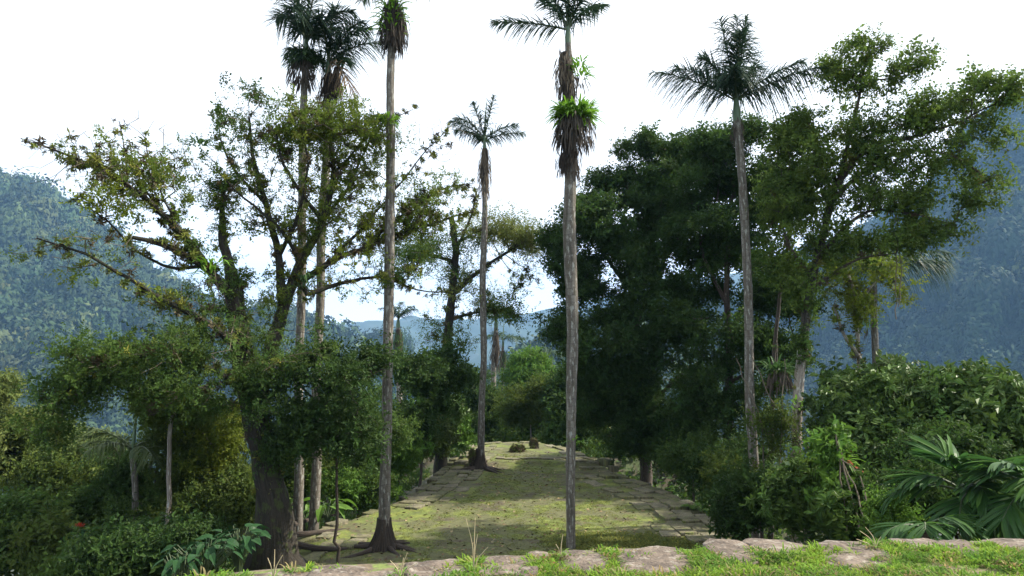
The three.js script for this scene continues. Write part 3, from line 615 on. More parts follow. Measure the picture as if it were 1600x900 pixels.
// leafy curtain between the trunks
tree({
  label: 'slender dark sapling with curtain of small leaves between the buttressed trunk and the lichened palm', seed: 103, leaf: 'small', per: 2.6, size: 1.0, colour: G.deep, bark: M.palmRoot, clear: 0.4, gap: 0.02,
  limbs: [{ pts: [[530, 850, 15.6], [525, 740, 15.4], [515, 640, 15.2], [490, 560, 15]], r: [0.04, 0.025], wob: 0.3 }, { pts: [[510, 660, 15.2], [560, 600, 15.3], [600, 575, 15.4]], r: [0.035, 0.015] }, { pts: [[505, 640, 15.2], [450, 590, 15], [400, 580, 14.8]], r: [0.035, 0.015] }],
  lobes: [[510, 580, 15, 75, 30, 1.0, 65], [560, 625, 15.2, 50, 46, 0.9, 60], [480, 630, 14.8, 45, 46, 0.9, 45], [440, 600, 14.4, 40, 40, 0.8, 30], [500, 680, 15, 70, 40, 0.8, 50, 0.9], [580, 565, 15.2, 36, 26, 0.7, 30], [560, 690, 15.3, 40, 36, 0.7, 40], [440, 700, 14.8, 36, 50, 0.6, 36]],
});
// mossy tree half way
tree({
  name: 'mossy_tree', label: 'leaning mossy tree with feathery sparse crown, beside the middle palm', seed: 104, leaf: 'fine', per: 2.0, size: 1.3, mossC: [0.11, 0.135, 0.02], colour: [0.15, 0.185, 0.05], bark: M.barkMossy, twig: M.twig, moss: 1.5, mossS: 1.5, mat: M.soft, clear: 0.4, gap: 0.0, tipR: 0.009,
  limbs: [{ pts: [[690, 690, 29], [690, 620, 29], [698, 540, 29], [707, 455, 29], [712, 390, 29], [705, 340, 29]], r: [0.3, 0.12] }, { pts: [[707, 460, 29], [740, 430, 29], [790, 395, 29.4], [845, 362, 30]], r: [0.12, 0.025] }, { pts: [[711, 410, 29], [680, 400, 28.6], [645, 405, 28.2]], r: [0.1, 0.04] }, { pts: [[703, 500, 29], [735, 490, 29.4], [800, 482, 30]], r: [0.09, 0.025] }, { pts: [[712, 390, 29], [735, 340, 29], [745, 300, 29]], r: [0.08, 0.02] }],
  lobes: [[790, 370, 29.5, 60, 32, 1.6, 150, 0.8], [835, 375, 30, 30, 35, 1.2, 50, 0.5], [740, 340, 29, 50, 40, 1.4, 70, 0.6], [690, 400, 28.6, 50, 35, 1.4, 60, 1.3, G.mid], [650, 400, 28, 35, 30, 1.0, 45, 1.2, G.mid], [790, 480, 29.6, 55, 20, 1.2, 60, 1.0, G.mid], [720, 440, 29, 50, 35, 1.2, 50, 0.7], [690, 540, 29, 45, 50, 1.2, 70, 0.6, G.mid], [800, 430, 29.6, 40, 30, 1.2, 50, 0.3]],
});
// dense dark trees on the right
tree({
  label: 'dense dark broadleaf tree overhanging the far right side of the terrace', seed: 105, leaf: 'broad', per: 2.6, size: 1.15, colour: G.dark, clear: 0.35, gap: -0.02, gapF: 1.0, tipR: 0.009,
  limbs: [{ pts: [[1010, 790, 29], [1008, 680, 29], [1000, 560, 29], [985, 440, 29], [975, 340, 29]], r: [0.28, 0.09] }, { pts: [[1004, 600, 29], [950, 540, 28.4], [895, 500, 28]], r: [0.13, 0.04] }, { pts: [[995, 500, 29], [1040, 400, 29.2], [1060, 300, 29.4], [1070, 230, 29.5]], r: [0.14, 0.04] }, { pts: [[990, 460, 29], [940, 390, 28.4], [915, 320, 28]], r: [0.11, 0.03] }, { pts: [[1006, 640, 29], [1060, 590, 28], [1100, 560, 27.4]], r: [0.11, 0.04] }],
  lobes: [[925, 338, 28, 44, 36, 1.6, 130], [990, 285, 28.8, 60, 40, 1.7, 170], [1020, 228, 29.2, 45, 22, 1.2, 80, 0.9], [1075, 258, 29.4, 58, 40, 1.7, 140], [880, 375, 28, 30, 30, 1.2, 50], [905, 440, 27.8, 58, 45, 1.6, 130], [985, 380, 28, 90, 70, 2.0, 260], [1060, 340, 28.6, 80, 70, 2.0, 230], [880, 505, 27.6, 40, 35, 1.2, 70], [950, 520, 27.4, 85, 60, 1.8, 220], [1040, 490, 27.4, 85, 75, 1.8, 230], [960, 600, 28, 65, 50, 1.6, 140], [1050, 600, 27.5, 80, 60, 1.6, 160], [1000, 665, 28.5, 70, 34, 1.4, 120], [1070, 680, 27, 50, 34, 1.2, 80], [930, 640, 30, 40, 34, 1.3, 70]],
});
tree({
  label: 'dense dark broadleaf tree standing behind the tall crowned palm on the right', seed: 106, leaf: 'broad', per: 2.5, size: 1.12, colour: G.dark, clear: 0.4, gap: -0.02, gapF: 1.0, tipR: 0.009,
  limbs: [{ pts: [[1135, 800, 25.5], [1138, 680, 25.5], [1140, 560, 25.5], [1135, 440, 25.5], [1140, 330, 25.5]], r: [0.24, 0.08] }, { pts: [[1138, 520, 25.5], [1190, 430, 25.1], [1220, 350, 24.9]], r: [0.1, 0.03] }, { pts: [[1137, 480, 25.5], [1100, 400, 25.7], [1090, 330, 25.9]], r: [0.1, 0.03] }, { pts: [[1139, 600, 25.5], [1200, 560, 24.5], [1240, 520, 24.1]], r: [0.08, 0.03] }],
  lobes: [[1125, 228, 25.9, 42, 24, 1.3, 90, 0.9], [1120, 290, 25.7, 65, 55, 1.7, 170], [1185, 300, 25.1, 55, 55, 1.6, 140], [1110, 400, 25.7, 70, 70, 1.8, 200], [1190, 420, 25.1, 60, 65, 1.6, 150], [1130, 530, 25.1, 85, 70, 1.7, 190], [1215, 520, 24.5, 40, 60, 1.3, 70, 0.8], [1120, 640, 24.5, 75, 60, 1.6, 140], [1170, 225, 25.3, 30, 30, 1.0, 40, 0.8]],
});
// leaning pale-trunked tree at right
tree({
  label: 'tall leaning tree with pale lower trunk and long mossy limbs reaching right over the mountain', seed: 107, leaf: 'broad', pad: 0.6, padN: 3, per: 1.2, size: 0.85, colour: [0.085, 0.138, 0.025], bark: M.bark, moss: 1.3, mossC: [0.12, 0.13, 0.02], clear: 0.95, gap: 0.0, tipR: 0.006,
  limbs: [
    { pts: [[1240, 790, 18], [1244, 700, 18], [1247, 620, 18], [1253, 552, 18], [1257, 530, 18]], r: [0.155, 0.12], bark: M.barkPale },
    { pts: [[1253, 556, 18], [1262, 470, 18], [1281, 390, 18], [1302, 300, 18]], r: [0.13, 0.085], bark: M.barkDark },
    { pts: [[1290, 345, 18], [1322, 240, 18.2], [1335, 185, 18.2], [1348, 118, 18.2], [1360, 80, 18.2]], r: [0.09, 0.025] },
    { pts: [[1300, 305, 18], [1352, 232, 17.6], [1425, 214, 17.2], [1500, 190, 16.9], [1572, 152, 16.6]], r: [0.09, 0.016] },
    { pts: [[1300, 315, 18], [1372, 250, 17.4], [1450, 236, 16.9], [1520, 262, 16.6], [1548, 300, 16.5]], r: [0.075, 0.015] },
    { pts: [[1275, 405, 18], [1345, 335, 17.4], [1420, 332, 17], [1490, 352, 16.8]], r: [0.07, 0.015] },
    { pts: [[1270, 440, 18], [1232, 380, 18.3], [1205, 300, 18.6]], r: [0.07, 0.02] },
    { pts: [[1265, 455, 18], [1330, 410, 17.4], [1400, 395, 17]], r: [0.06, 0.015] },
  ],
  tufts: [[1254, 545, 17.9, 13, 34, 0.22, 34, G.mid], [1262, 480, 17.9, 13, 40, 0.22, 22]],
  lobes: [[1335, 92, 18.2, 60, 22, 1.1, 70, 1.0], [1395, 122, 18, 46, 26, 1.1, 65, 1.0], [1345, 140, 18.2, 40, 30, 0.9, 30, 0.7], [1300, 115, 18.4, 28, 26, 0.7, 22, 0.7], [1430, 190, 17.3, 80, 26, 1.1, 100, 1.1], [1520, 148, 16.8, 62, 24, 1.0, 75, 1.0], [1570, 160, 16.6, 25, 22, 0.7, 25, 0.8],
    [1420, 255, 17, 90, 32, 1.1, 100, 1.0], [1512, 215, 16.8, 45, 38, 0.9, 55, 0.9], [1535, 285, 16.5, 30, 48, 0.8, 50, 0.9], [1320, 225, 18, 70, 42, 1.2, 120, 1.2], [1255, 225, 18.4, 62, 50, 1.3, 140, 1.3], [1290, 295, 18, 85, 45, 1.3, 130, 1.2], [1390, 310, 17.2, 75, 36, 1.1, 90, 1.0], [1465, 345, 16.9, 42, 32, 0.8, 50, 0.9],
    [1375, 368, 17, 62, 24, 0.9, 70, 1.0], [1425, 380, 17, 24, 14, 0.5, 16, 1.0], [1320, 380, 17.6, 60, 40, 1.1, 70, 0.9], [1225, 340, 18.4, 55, 60, 1.2, 110, 1.2], [1235, 440, 18.3, 50, 50, 1.1, 70, 1.0]],
});
tree({
  label: 'thin leaning bare-stemmed tree between the crowned palm and the pale trunk', seed: 108, leaf: 'broad', per: 2.4, size: 0.95, colour: G.mid, bark: M.bark, clear: 0.6,
  limbs: [{ pts: [[1200, 780, 19.5], [1206, 640, 19.5], [1212, 520, 19.5], [1228, 400, 19.5], [1240, 310, 19.5]], r: [0.09, 0.04] }],
  lobes: [[1240, 290, 19.5, 45, 40, 1.0, 60], [1215, 400, 19.4, 40, 40, 0.9, 40, 0.7], [1205, 600, 19, 26, 30, 0.6, 25, 0.6]],
});
tree({
  name: 'mossy_tree', label: 'small twin-stemmed tree crowned with yellow moss cushions, before the right mountain', seed: 109, leaf: 'small', per: 1.6, size: 1.0, colour: G.yellow, bark: M.barkPale, twig: M.twig, moss: 3.2, mossS: 1.35, mossC: G.yellow, clear: 0.45, gap: 0.05, mat: M.soft,
  limbs: [{ pts: [[1345, 700, 22], [1343, 600, 22], [1340, 530, 22], [1336, 470, 22], [1325, 430, 22]], r: [0.13, 0.05] }, { pts: [[1343, 560, 22], [1318, 520, 21.6], [1305, 480, 21.4]], r: [0.07, 0.03] }, { pts: [[1338, 480, 22], [1370, 440, 21.8], [1400, 430, 21.6]], r: [0.06, 0.02] }],
  lobes: [[1320, 440, 22, 48, 32, 1.0, 80, 0.8], [1375, 435, 21.8, 48, 30, 1.0, 70, 0.6], [1330, 500, 21.8, 40, 35, 0.8, 45, 0.8], [1400, 470, 21.8, 28, 25, 0.6, 25, 0.3]],
});

// ------------------------------------------------------------------ palms
function frondGeo(R, o) {                             // at the origin; az 0 = +x, 90 = towards the viewer
  const mb = new MB(), az = o.az * Math.PI / 180, el = o.el * Math.PI / 180, L = o.len, d0 = V(Math.cos(el) * Math.cos(az), Math.sin(el), Math.cos(el) * Math.sin(az));
  const P = (t) => d0.clone().multiplyScalar(L * t).add(V(0, -(o.droop ?? 0.35) * L * t * t, 0)), n = o.n ?? 80, hang = o.hang ?? 0.5;
  const side = V(-Math.sin(az), 0, Math.cos(az));
  for (let k = 0; k < n; k++) for (const q of [-1, 1]) {
    if (R() < 0.07) continue; const t = 0.1 + 0.9 * (k + R() * 0.9) / n, p = P(t), T = P(Math.min(1, t + 0.02)).sub(P(t - 0.02)).normalize(), up = V().crossVectors(T, side).normalize(); if (up.y < 0) up.negate();
    const phi = (o.flat ? 78 + (R() - 0.5) * 24 : 40 + R() * 95) * Math.PI / 180, dir = side.clone().multiplyScalar(q * Math.sin(phi)).addScaledVector(up, Math.cos(phi)).addScaledVector(T, 0.55 + 0.5 * t).normalize();
    const ll = (o.leaflet ?? 0.75) * Math.pow(Math.sin(Math.PI * (0.2 + 0.74 * t)), 0.7) * (0.65 + R() * 0.5), w = V().crossVectors(dir, V(0, 1, 0).addScaledVector(randDir(R), 0.5)).normalize();
    addBlade(mb, p, dir, w, ll, o.wid ?? 0.042, { seg: 2, fold: 0.2, droop: hang * (0.5 + R() * 1.1), prof: (x) => (x < 0.1 ? 0.6 : 1 - 0.75 * x) });
  }
  const pts = []; for (let k = 0; k <= 9; k++) pts.push(P(k / 9));
  const rb = addTube(new MB(), pts, pts.map((_, k) => lerp(o.stalk ?? 0.03, 0.006, k / 9)), 5);
  return [mb.geo(true), rb.geo()];
}
function strips(R, o) {                               // dead strap leaves or fibres hanging round a stem
  const mb = new MB();
  for (let k = 0; k < o.n; k++) {
    const a = R() * 6.2832, y = o.y0 + (o.y1 - o.y0) * R(), rr = o.r * (0.75 + 0.5 * R()) * (o.bulge ? 0.55 + 0.75 * Math.sin(Math.PI * Math.min(1, (y - o.y0) / (o.y1 - o.y0 || 1) * 0.8 + 0.15)) : 1);
    const out = V(Math.cos(a), 0, Math.sin(a)), p = out.clone().multiplyScalar(rr).add(V(0, y, 0)), dir = out.clone().multiplyScalar(o.out ?? 0.35).add(V((R() - 0.5) * 0.5, -1 + (R() < (o.up ?? 0) ? 1.9 : 0), (R() - 0.5) * 0.5)).normalize();
    addBlade(mb, p, dir, V().crossVectors(dir, out).addScaledVector(randDir(R), 0.6).normalize(), o.len * (0.5 + R() * 0.8), o.wid * (0.6 + R() * 0.8), { seg: 2, droop: 0.25, fold: 0.4 });
  }
  return mb.geo(true);
}
function palm(o) {
  const R = rng(o.seed), root = thing('palm_tree', o.label, 'palm', o.group), ctrl = o.pts.map((q) => at(...q));
  const g = groundY(ctrl[0].x, ctrl[0].z); if (o.grounded !== false) ctrl[0].y = Math.min(ctrl[0].y, insideDist(ctrl[0].x, ctrl[0].z) < 0 ? terraceH(ctrl[0].x, ctrl[0].z) - 0.02 : g - 0.1);
  const base = ctrl[0].clone(); root.position.copy(base);
  const pts = curvePts(ctrl, 0.22).map((p, k) => { const e = Math.min(1, k / 12) * 0.09; p.x += e * noise3.noise(k * 0.07, o.seed, 1); p.z += e * noise3.noise(k * 0.07, o.seed, 6); return p.sub(base); }), n = pts.length;
  const rad = pts.map((_, k) => { const t = k / (n - 1) * (o.r.length - 1), i = Math.min(o.r.length - 2, Math.floor(t)); return lerp(o.r[i], o.r[i + 1], t - i); });
  part('trunk', addTube(new MB(), pts, rad, 12, { bump: 0.12, bumpLong: 3, seed: o.seed, along: 0.33 }).geo(), o.bark ?? M.palmBark, root);
  const top = pts[n - 1].clone(), s = o.scale ?? 1, mat = o.mat ?? M.frond;
  const shaftTop = top.clone().add(V(0, o.shaft ?? 0.7, 0));
  part('crownshaft', addTube(new MB(), [0, 0.25, 0.6, 1].map((f) => top.clone().lerp(shaftTop, f)), [rad[n - 1] * 1.0, rad[n - 1] * 1.05, rad[n - 1] * 0.75, rad[n - 1] * 0.35], 9).geo(), M.shaft, root);
  for (const f of o.fronds) {
    const [lg, rg] = frondGeo(R, { hang: o.hang, n: o.n, wid: o.wid, leaflet: (o.leaflet ?? 0.8) * s * 1.12, stalk: 0.03 * s, ...f, len: f.len * s * 1.14 });
    const r = part('frond', rg, f.dead ? M.frondDead : M.rachis, root); r.position.copy(shaftTop).add(V(0, -0.12 - R() * 0.15, 0)); if (f.n !== 0) part('leaflets', lg, f.dead ? M.frondDead : mat, r);
  }
  if (o.spear !== false) { const sp_ = addTube(new MB(), [shaftTop.clone().add(V(0, -0.2, 0)), shaftTop.clone().add(V(0.03, 0.8 * s, 0)), shaftTop.clone().add(V(0.1, 1.6 * s, 0.05))], [0.05 * s, 0.035 * s, 0.006], 6).geo(); part('spear_leaf', sp_, M.shaft, root); }
  if (o.flare) {
    const [R1, H] = o.flare, fp = [], fr = []; for (let k = 0; k <= 12; k++) { fp.push(V(0, -0.12 + H * k / 12, 0)); fr.push(rad[0] * 1.06 + (R1 - rad[0]) * Math.pow(1 - k / 12, 2.2)); }
    part('root_base', addTube(new MB(), fp, fr, 36, { bump: 0.3, bumpFreq: 2.2, seed: o.seed, along: 0.7, around: 3, shape: (r, t, a) => r * (1 + 0.28 * (1 - t) * Math.cos(a * 9 + 3 * noise3.noise(t * 2, a, 1)) ) }).geo(), M.palmRoot, root);
    for (let k = 0; k < (o.rootN ?? 7); k++) { const a = k / (o.rootN ?? 7) * 6.28 + R(), L = R1 * (1.6 + R() * 1.6), q = [0, 0.35, 0.7, 1].map((f) => V(Math.cos(a + 0.4 * f * (R() - 0.5)) * (R1 * 0.5 + L * f), 0.13 * (1 - f) - 0.03, Math.sin(a + 0.4 * f) * (R1 * 0.5 + L * f))); part('root', addTube(new MB(), curvePts(q, 0.15), curvePts(q, 0.15).map((_, j, A) => lerp(0.07, 0.02, j / A.length)), 6, { bump: 0.3, seed: k }).geo(), M.palmRoot, root); }
  }
  if (o.skirt) o.skirt.forEach(([py0, py1, r, len, nn, m, x]) => { const d = o.pts[o.pts.length - 1][2], c = o.pts[o.pts.length - 1][0] + (x ?? 0), p0 = at(c, py0, d), p1 = at(c, py1, d); const mesh = part('dead_leaf_skirt', strips(R, { n: nn * 3, y0: 0, y1: p1.y - p0.y, r: r * 0.9, len: len * 0.75, wid: 0.036, out: 0.24, bulge: true, up: 0.1 }), m ?? M.fibre, root); mesh.position.copy(p0).sub(base); const hh = p1.y - p0.y, cp_ = [0, 0.2, 0.4, 0.6, 0.8, 1].map((f) => V(0, hh * f, 0)); const core = part('fibre_core', addTube(new MB(), cp_, [0.45, 0.75, 0.9, 0.85, 0.7, 0.5].map((f) => f * r * 0.95), 12, { bump: 0.7, bumpFreq: 2.2, bumpLong: 6, seed: nn }).geo(), M.palmRoot, root); core.position.copy(mesh.position); });
  return root;
}
const ring = (n, el, len, o = {}) => Array.from({ length: n }, (_, k) => ({ az: (o.a0 ?? 0) + k * 360 / n, el: el + (k % 3) * 9, len: len * (0.9 + 0.07 * (k % 4)), droop: o.droop ?? 0.4 }));

palm({ label: 'front palm with thick ragged skirt and bright bromeliad high on its trunk', seed: 201, pts: [[892, 846, 16.7], [892, 700, 16.7], [893, 500, 16.7], [892, 300, 16.7], [889, 110, 16.7], [888, 68, 16.7]], r: [0.105, 0.115, 0.14, 0.165, 0.13, 0.08], shaft: 0.62, leaflet: 0.6,
  fronds: [{ az: 178, el: 14, len: 1.75, droop: 0.16 }, { az: 60, el: 62, len: 2.1, droop: 0.25 }, { az: 20, el: 68, len: 2.3, droop: 0.3 }, { az: 110, el: 72, len: 2.2, droop: 0.2 }, { az: 240, el: 60, len: 2.2, droop: 0.3 }, { az: 320, el: 55, len: 2.1, droop: 0.35 }, { az: 150, el: 60, len: 1.9, droop: 0.3 }],
  skirt: [[250, 100, 0.19, 0.4, 90, M.fibre], [278, 225, 0.17, 0.4, 40, M.deadLeaf, 5], [140, 82, 0.2, 0.4, 40, M.skirtPale, -5], [268, 240, 0.16, 0.3, 26, M.fibre, -6]] });
palm({ label: 'lichen-spotted palm with flared dark root base at the near left of the terrace', seed: 202, pts: [[600, 838, 16.7], [604, 700, 16.7], [606, 560, 16.7], [609, 380, 16.7], [611, 200, 16.7], [612, 60, 16.7], [613, -40, 16.7]], r: [0.15, 0.125, 0.125, 0.125, 0.11, 0.1, 0.09], flare: [0.42, 0.85], rootN: 9, leaflet: 0.7, fronds: ring(9, 25, 2.4), skirt: [[75, 0, 0.22, 0.45, 110, M.fibre], [70, 20, 0.2, 0.4, 40, M.deadLeaf, 10]] });
palm({ label: 'slim sunlit palm with dark root cone standing half way down the terrace', seed: 203, pts: [[750, 728, 28.4], [752, 690, 28.4], [755, 500, 28.4], [757, 300, 28.4], [757, 238, 28.4]], r: [0.15, 0.13, 0.135, 0.13, 0.08], flare: [0.42, 0.95], rootN: 8, shaft: 0.75, n: 70, leaflet: 0.66, wid: 0.045,
  fronds: [{ az: 185, el: 55, len: 2.0, droop: 0.4 }, { az: 160, el: 42, len: 1.8, droop: 0.35 }, { az: 205, el: 40, len: 1.7, droop: 0.3 }, { az: 40, el: 76, len: 2.0, droop: 0.2 }, { az: 150, el: 74, len: 1.9, droop: 0.25 }, { az: 350, el: 30, len: 1.75, droop: 0.28 }, { az: 10, el: 38, len: 1.6, droop: 0.3 }, { az: 260, el: 40, len: 1.6, droop: 0.4 }],
  skirt: [[302, 232, 0.2, 0.45, 90, M.skirtPale]] });
palm({ label: 'leftmost tall palm with dark dense fronds and dark strap-leaf tuft below its crown', seed: 204, pts: [[466, 818, 18.6], [469, 600, 18.6], [471, 400, 18.6], [474, 200, 18.6], [476, 95, 18.6]], r: [0.14, 0.12, 0.115, 0.11, 0.09], flare: [0.3, 0.5], rootN: 6, shaft: 0.8,
  fronds: [{ az: 120, el: 70, len: 2.2, droop: 0.3 }, { az: 60, el: 60, len: 2.2, droop: 0.4 }, { az: 200, el: 62, len: 2.0, droop: 0.5 }, { az: 160, el: 75, len: 2.3, droop: 0.3 }, { az: 0, el: 55, len: 2.0, droop: 0.45 }, { az: 300, el: 55, len: 2.1, droop: 0.5 }, { az: 250, el: 60, len: 2.0, droop: 0.45 }, { az: 90, el: 45, len: 1.7, droop: 0.6 }, { az: 178, el: 58, len: 1.2, droop: 0.0, n: 0 }] });
palm({ label: 'tall palm at top left with long frond reaching right and pale dead frond hanging below', seed: 205, pts: [[491, 808, 19], [497, 600, 19], [502, 400, 19], [510, 200, 19], [513, 118, 19]], r: [0.145, 0.125, 0.12, 0.12, 0.09], flare: [0.34, 0.5], rootN: 6, shaft: 0.55, leaflet: 0.75,
  fronds: [{ az: 5, el: 42, len: 1.95, droop: 0.42 }, { az: 25, el: 60, len: 2.1, droop: 0.45 }, { az: 340, el: 62, len: 2.2, droop: 0.4 }, { az: 90, el: 60, len: 1.9, droop: 0.5 }, { az: 60, el: 75, len: 2.0, droop: 0.3 }, { az: 150, el: 40, len: 1.3, droop: 0.5 }, { az: 200, el: 50, len: 1.4, droop: 0.5 }, { az: 280, el: 55, len: 1.8, droop: 0.5 }, { az: 30, el: -8, len: 0.95, droop: 1.1, dead: true, n: 26 }],
  skirt: [[156, 114, 0.2, 0.45, 70, M.fibre], [152, 105, 0.14, 0.5, 24, M.skirtPale, 12]] });
palm({ label: 'palm with wide spread feathery crown against the sky above the dark right trees', seed: 206, pts: [[1180, 800, 18.5], [1174, 640, 18.5], [1168, 450, 18.5], [1158, 250, 18.5], [1152, 190, 18.5]], r: [0.125, 0.13, 0.12, 0.115, 0.11], shaft: 0.85, leaflet: 0.95, hang: 0.65, n: 88,
  fronds: [{ az: 180, el: 32, len: 2.4, droop: 0.22 }, { az: 2, el: 30, len: 2.5, droop: 0.16 }, { az: 172, el: 38, len: 2.0, droop: 0.25 }, { az: 85, el: 84, len: 2.3, droop: 0.1 }, { az: 8, el: 40, len: 2.1, droop: 0.22 }, { az: 150, el: 78, len: 2.3, droop: 0.12 }, { az: 40, el: 82, len: 2.3, droop: 0.1 }, { az: 95, el: 72, len: 2.1, droop: 0.3 }, { az: 200, el: 66, len: 2.0, droop: 0.3 }, { az: 330, el: 64, len: 1.7, droop: 0.3 }, { az: 270, el: 60, len: 1.9, droop: 0.35 }, { az: 110, el: 55, len: 1.5, droop: 0.5 }],
  skirt: [[225, 178, 0.12, 0.4, 18, M.deadLeaf]] });
palm({ label: 'palm half hidden behind the mossy tree, its dark drooping frond hanging before the right mountain', seed: 207, pts: [[1370, 690, 24], [1368, 560, 24], [1366, 480, 24], [1366, 446, 24]], r: [0.13, 0.12, 0.12, 0.1], shaft: 0.6, hang: 0.8, leaflet: 1.15, n: 80,
  fronds: [{ az: 8, el: 40, len: 2.9, droop: 0.42 }, { az: 25, el: 30, len: 2.2, droop: 0.4 }, { az: 120, el: 50, len: 2.0, droop: 0.5 }, { az: 200, el: 50, len: 2.0, droop: 0.5 }, { az: 300, el: 50, len: 2.0, droop: 0.5 }, { az: 60, el: 70, len: 2.0, droop: 0.4 }] });
const farF = (k) => ring(8, 30, 2.4, { a0: k * 17, droop: 0.45 });
palm({ label: 'far palm above the dark bushes with a shaggy vine-wrapped stem, between two nearer trunks', seed: 208, pts: [[626, 640, 44], [624, 570, 44], [622, 512, 44]], r: [0.2, 0.2, 0.13], scale: 0.7, fronds: ring(11, 48, 2.5, { droop: 0.4 }), n: 30, wid: 0.07, leaflet: 0.8, skirt: [[575, 515, 0.32, 0.5, 130, M.bromDark]] });
palm({ label: 'far palm with long brown skirt seen just right of the middle palm trunk', seed: 209, pts: [[764, 700, 47], [770, 600, 47], [775, 512, 47]], r: [0.22, 0.2, 0.14], scale: 0.75, fronds: ring(10, 40, 2.4, { droop: 0.45 }), n: 30, wid: 0.07, leaflet: 0.8, skirt: [[572, 520, 0.26, 0.7, 60, M.deadLeaf]] });
palm({ label: 'small distant thin palm against the pale ridge, right of the brown-skirted far palm', seed: 210, pts: [[786, 695, 58], [785, 620, 58], [786, 541, 58]], r: [0.15, 0.14, 0.1], fronds: ring(7, 25, 2.1, { a0: 10 }), n: 26, wid: 0.09, leaflet: 0.8, skirt: [[578, 548, 0.3, 0.7, 60, M.bromDark]] });
palm({ label: 'tiny distant palm rising over the far trees beside the near skirted trunk', seed: 211, pts: [[862, 640, 68], [862, 600, 68], [861, 560, 68]], r: [0.16, 0.15, 0.12], fronds: ring(8, 18, 2.6, { a0: 30, droop: 0.5 }), n: 26, wid: 0.09, leaflet: 0.9 });
palm({ label: 'palm down the left valley slope with fronds spread before the blue forest', seed: 212, pts: [[212, 860, 17.6], [211, 780, 17.6], [205, 716, 17.6]], r: [0.09, 0.085, 0.07], shaft: 0.4, fronds: [{ az: 175, el: 42, len: 1.5, droop: 0.35 }, { az: 195, el: 20, len: 1.4, droop: 0.3 }, ...ring(5, 25, 1.4, { a0: 40, droop: 0.5 })], mat: leafMat(col(0.075, 0.105, 0.035), { t: 0.3, coat: 0.3 }), n: 36, leaflet: 0.55 });

// broad-leafed understorey palms at lower right: each leaflet its own piece
const leafletGeos = [0, 1, 2].map((k) => { const R = rng(300 + k), mb = new MB(); addBlade(mb, V(0, 0, 0), V(1, 0, 0), V(0, 0, 1), 1, 0.125, { seg: 5, fold: 0.5 - k * 0.1, droop: 0.18 + 0.1 * k, prof: (t) => Math.min(1, 0.25 + 3 * t) * (1 - 0.45 * t * t) }); return mb.geo(true); });
M.fanLeaf = leafMat(col(0.036, 0.095, 0.022), { t: 0.4, coat: 0.3, coatR: 0.25 });
M.fanLeaf2 = leafMat(col(0.065, 0.145, 0.026), { t: 0.42, coat: 0.3, coatR: 0.25 });
function groundPalm(label, px, py, depth, seed, fronds) {
  const R = rng(seed), root = thing('understorey_palm', label, 'palm', 'broad-leafed palms beside the upper terrace'), c = at(px, py, depth), g = groundY(c.x, c.z), base = V(c.x, g - 0.1, c.z); root.position.copy(base);
  const h = c.y - base.y;
  part('stem', addTube(new MB(), [V(0, 0, 0), V(0.04, h * 0.5, 0), V(0, h, 0)], [0.1, 0.08, 0.06], 8, { bump: 0.1 }).geo(), M.bark, root);
  for (const f of fronds) {
    const az = f.az * Math.PI / 180, el = f.el * Math.PI / 180, L = f.len * 0.86, d0 = V(Math.cos(el) * Math.cos(az), Math.sin(el), Math.cos(el) * Math.sin(az)), P = (t) => d0.clone().multiplyScalar(L * t).add(V(0, -f.droop * L * t * t, 0));
    const pts = Array.from({ length: 9 }, (_, k) => P(k / 8)), r = part('frond', addTube(new MB(), pts, pts.map((_, k) => lerp(0.022, 0.006, k / 8)), 5).geo(), M.rachis, root); r.position.set(0, h - 0.05, 0);
    const side = V(-Math.sin(az), 0, Math.cos(az)), n = f.n ?? 15;
    for (let k = 0; k < n; k++) for (const q of [-1, 1]) {
      const t = 0.34 + 0.66 * (k + 0.4 + R() * 0.3) / n, T = P(Math.min(1, t + 0.02)).sub(P(t - 0.02)).normalize(), up = V().crossVectors(T, side).normalize(); if (up.y < 0) up.negate();
      const X = side.clone().multiplyScalar(q * (1.05 - 0.55 * t)).addScaledVector(T, 0.45 + 0.75 * t).addScaledVector(up, 0.14 - R() * 0.25).normalize(), Z = V().crossVectors(X, up).normalize(), Yv = V().crossVectors(Z, X);
      const m = part('leaflet', leafletGeos[Math.floor(R() * 3)], R() < 0.28 ? M.fanLeaf2 : M.fanLeaf, r), len = 0.5 * (0.75 + 0.45 * Math.sin(Math.PI * t)) * (f.s ?? 1);
      m.matrixAutoUpdate = false; m.matrix.makeBasis(X, Yv, Z).scale(V(len, len, len)).setPosition(P(t));
      m.matrix.decompose(m.position, m.quaternion, m.scale); m.matrixAutoUpdate = true;
    }
  }
}
groundPalm('broad-leafed understorey palm with glossy dark fronds arching behind the edge stones at lower right', 1508, 765, 10, 301, [{ az: 178, el: 40, len: 1.25, droop: 0.45 }, { az: 150, el: 62, len: 1.25, droop: 0.4 }, { az: 200, el: 25, len: 1.2, droop: 0.5 }, { az: 100, el: 45, len: 1.0, droop: 0.6 }, { az: 60, el: 62, len: 1.25, droop: 0.45 }, { az: 20, el: 50, len: 1.15, droop: 0.5 }, { az: 130, el: 10, len: 1.0, droop: 0.55 }, { az: 80, el: 5, len: 0.95, droop: 0.5 }, { az: 250, el: 70, len: 1.2, droop: 0.4 }]);
groundPalm('broad-leafed understorey palm cut by the right margin of the view, pale midribs on its fronds', 1612, 760, 9.4, 302, [{ az: 165, el: 55, len: 1.2, droop: 0.45 }, { az: 195, el: 45, len: 1.1, droop: 0.5 }, { az: 120, el: 50, len: 1.0, droop: 0.6 }, { az: 90, el: 20, len: 1.0, droop: 0.5 }, { az: 150, el: 8, len: 1.0, droop: 0.5 }, { az: 30, el: 60, len: 1.1, droop: 0.4 }]);
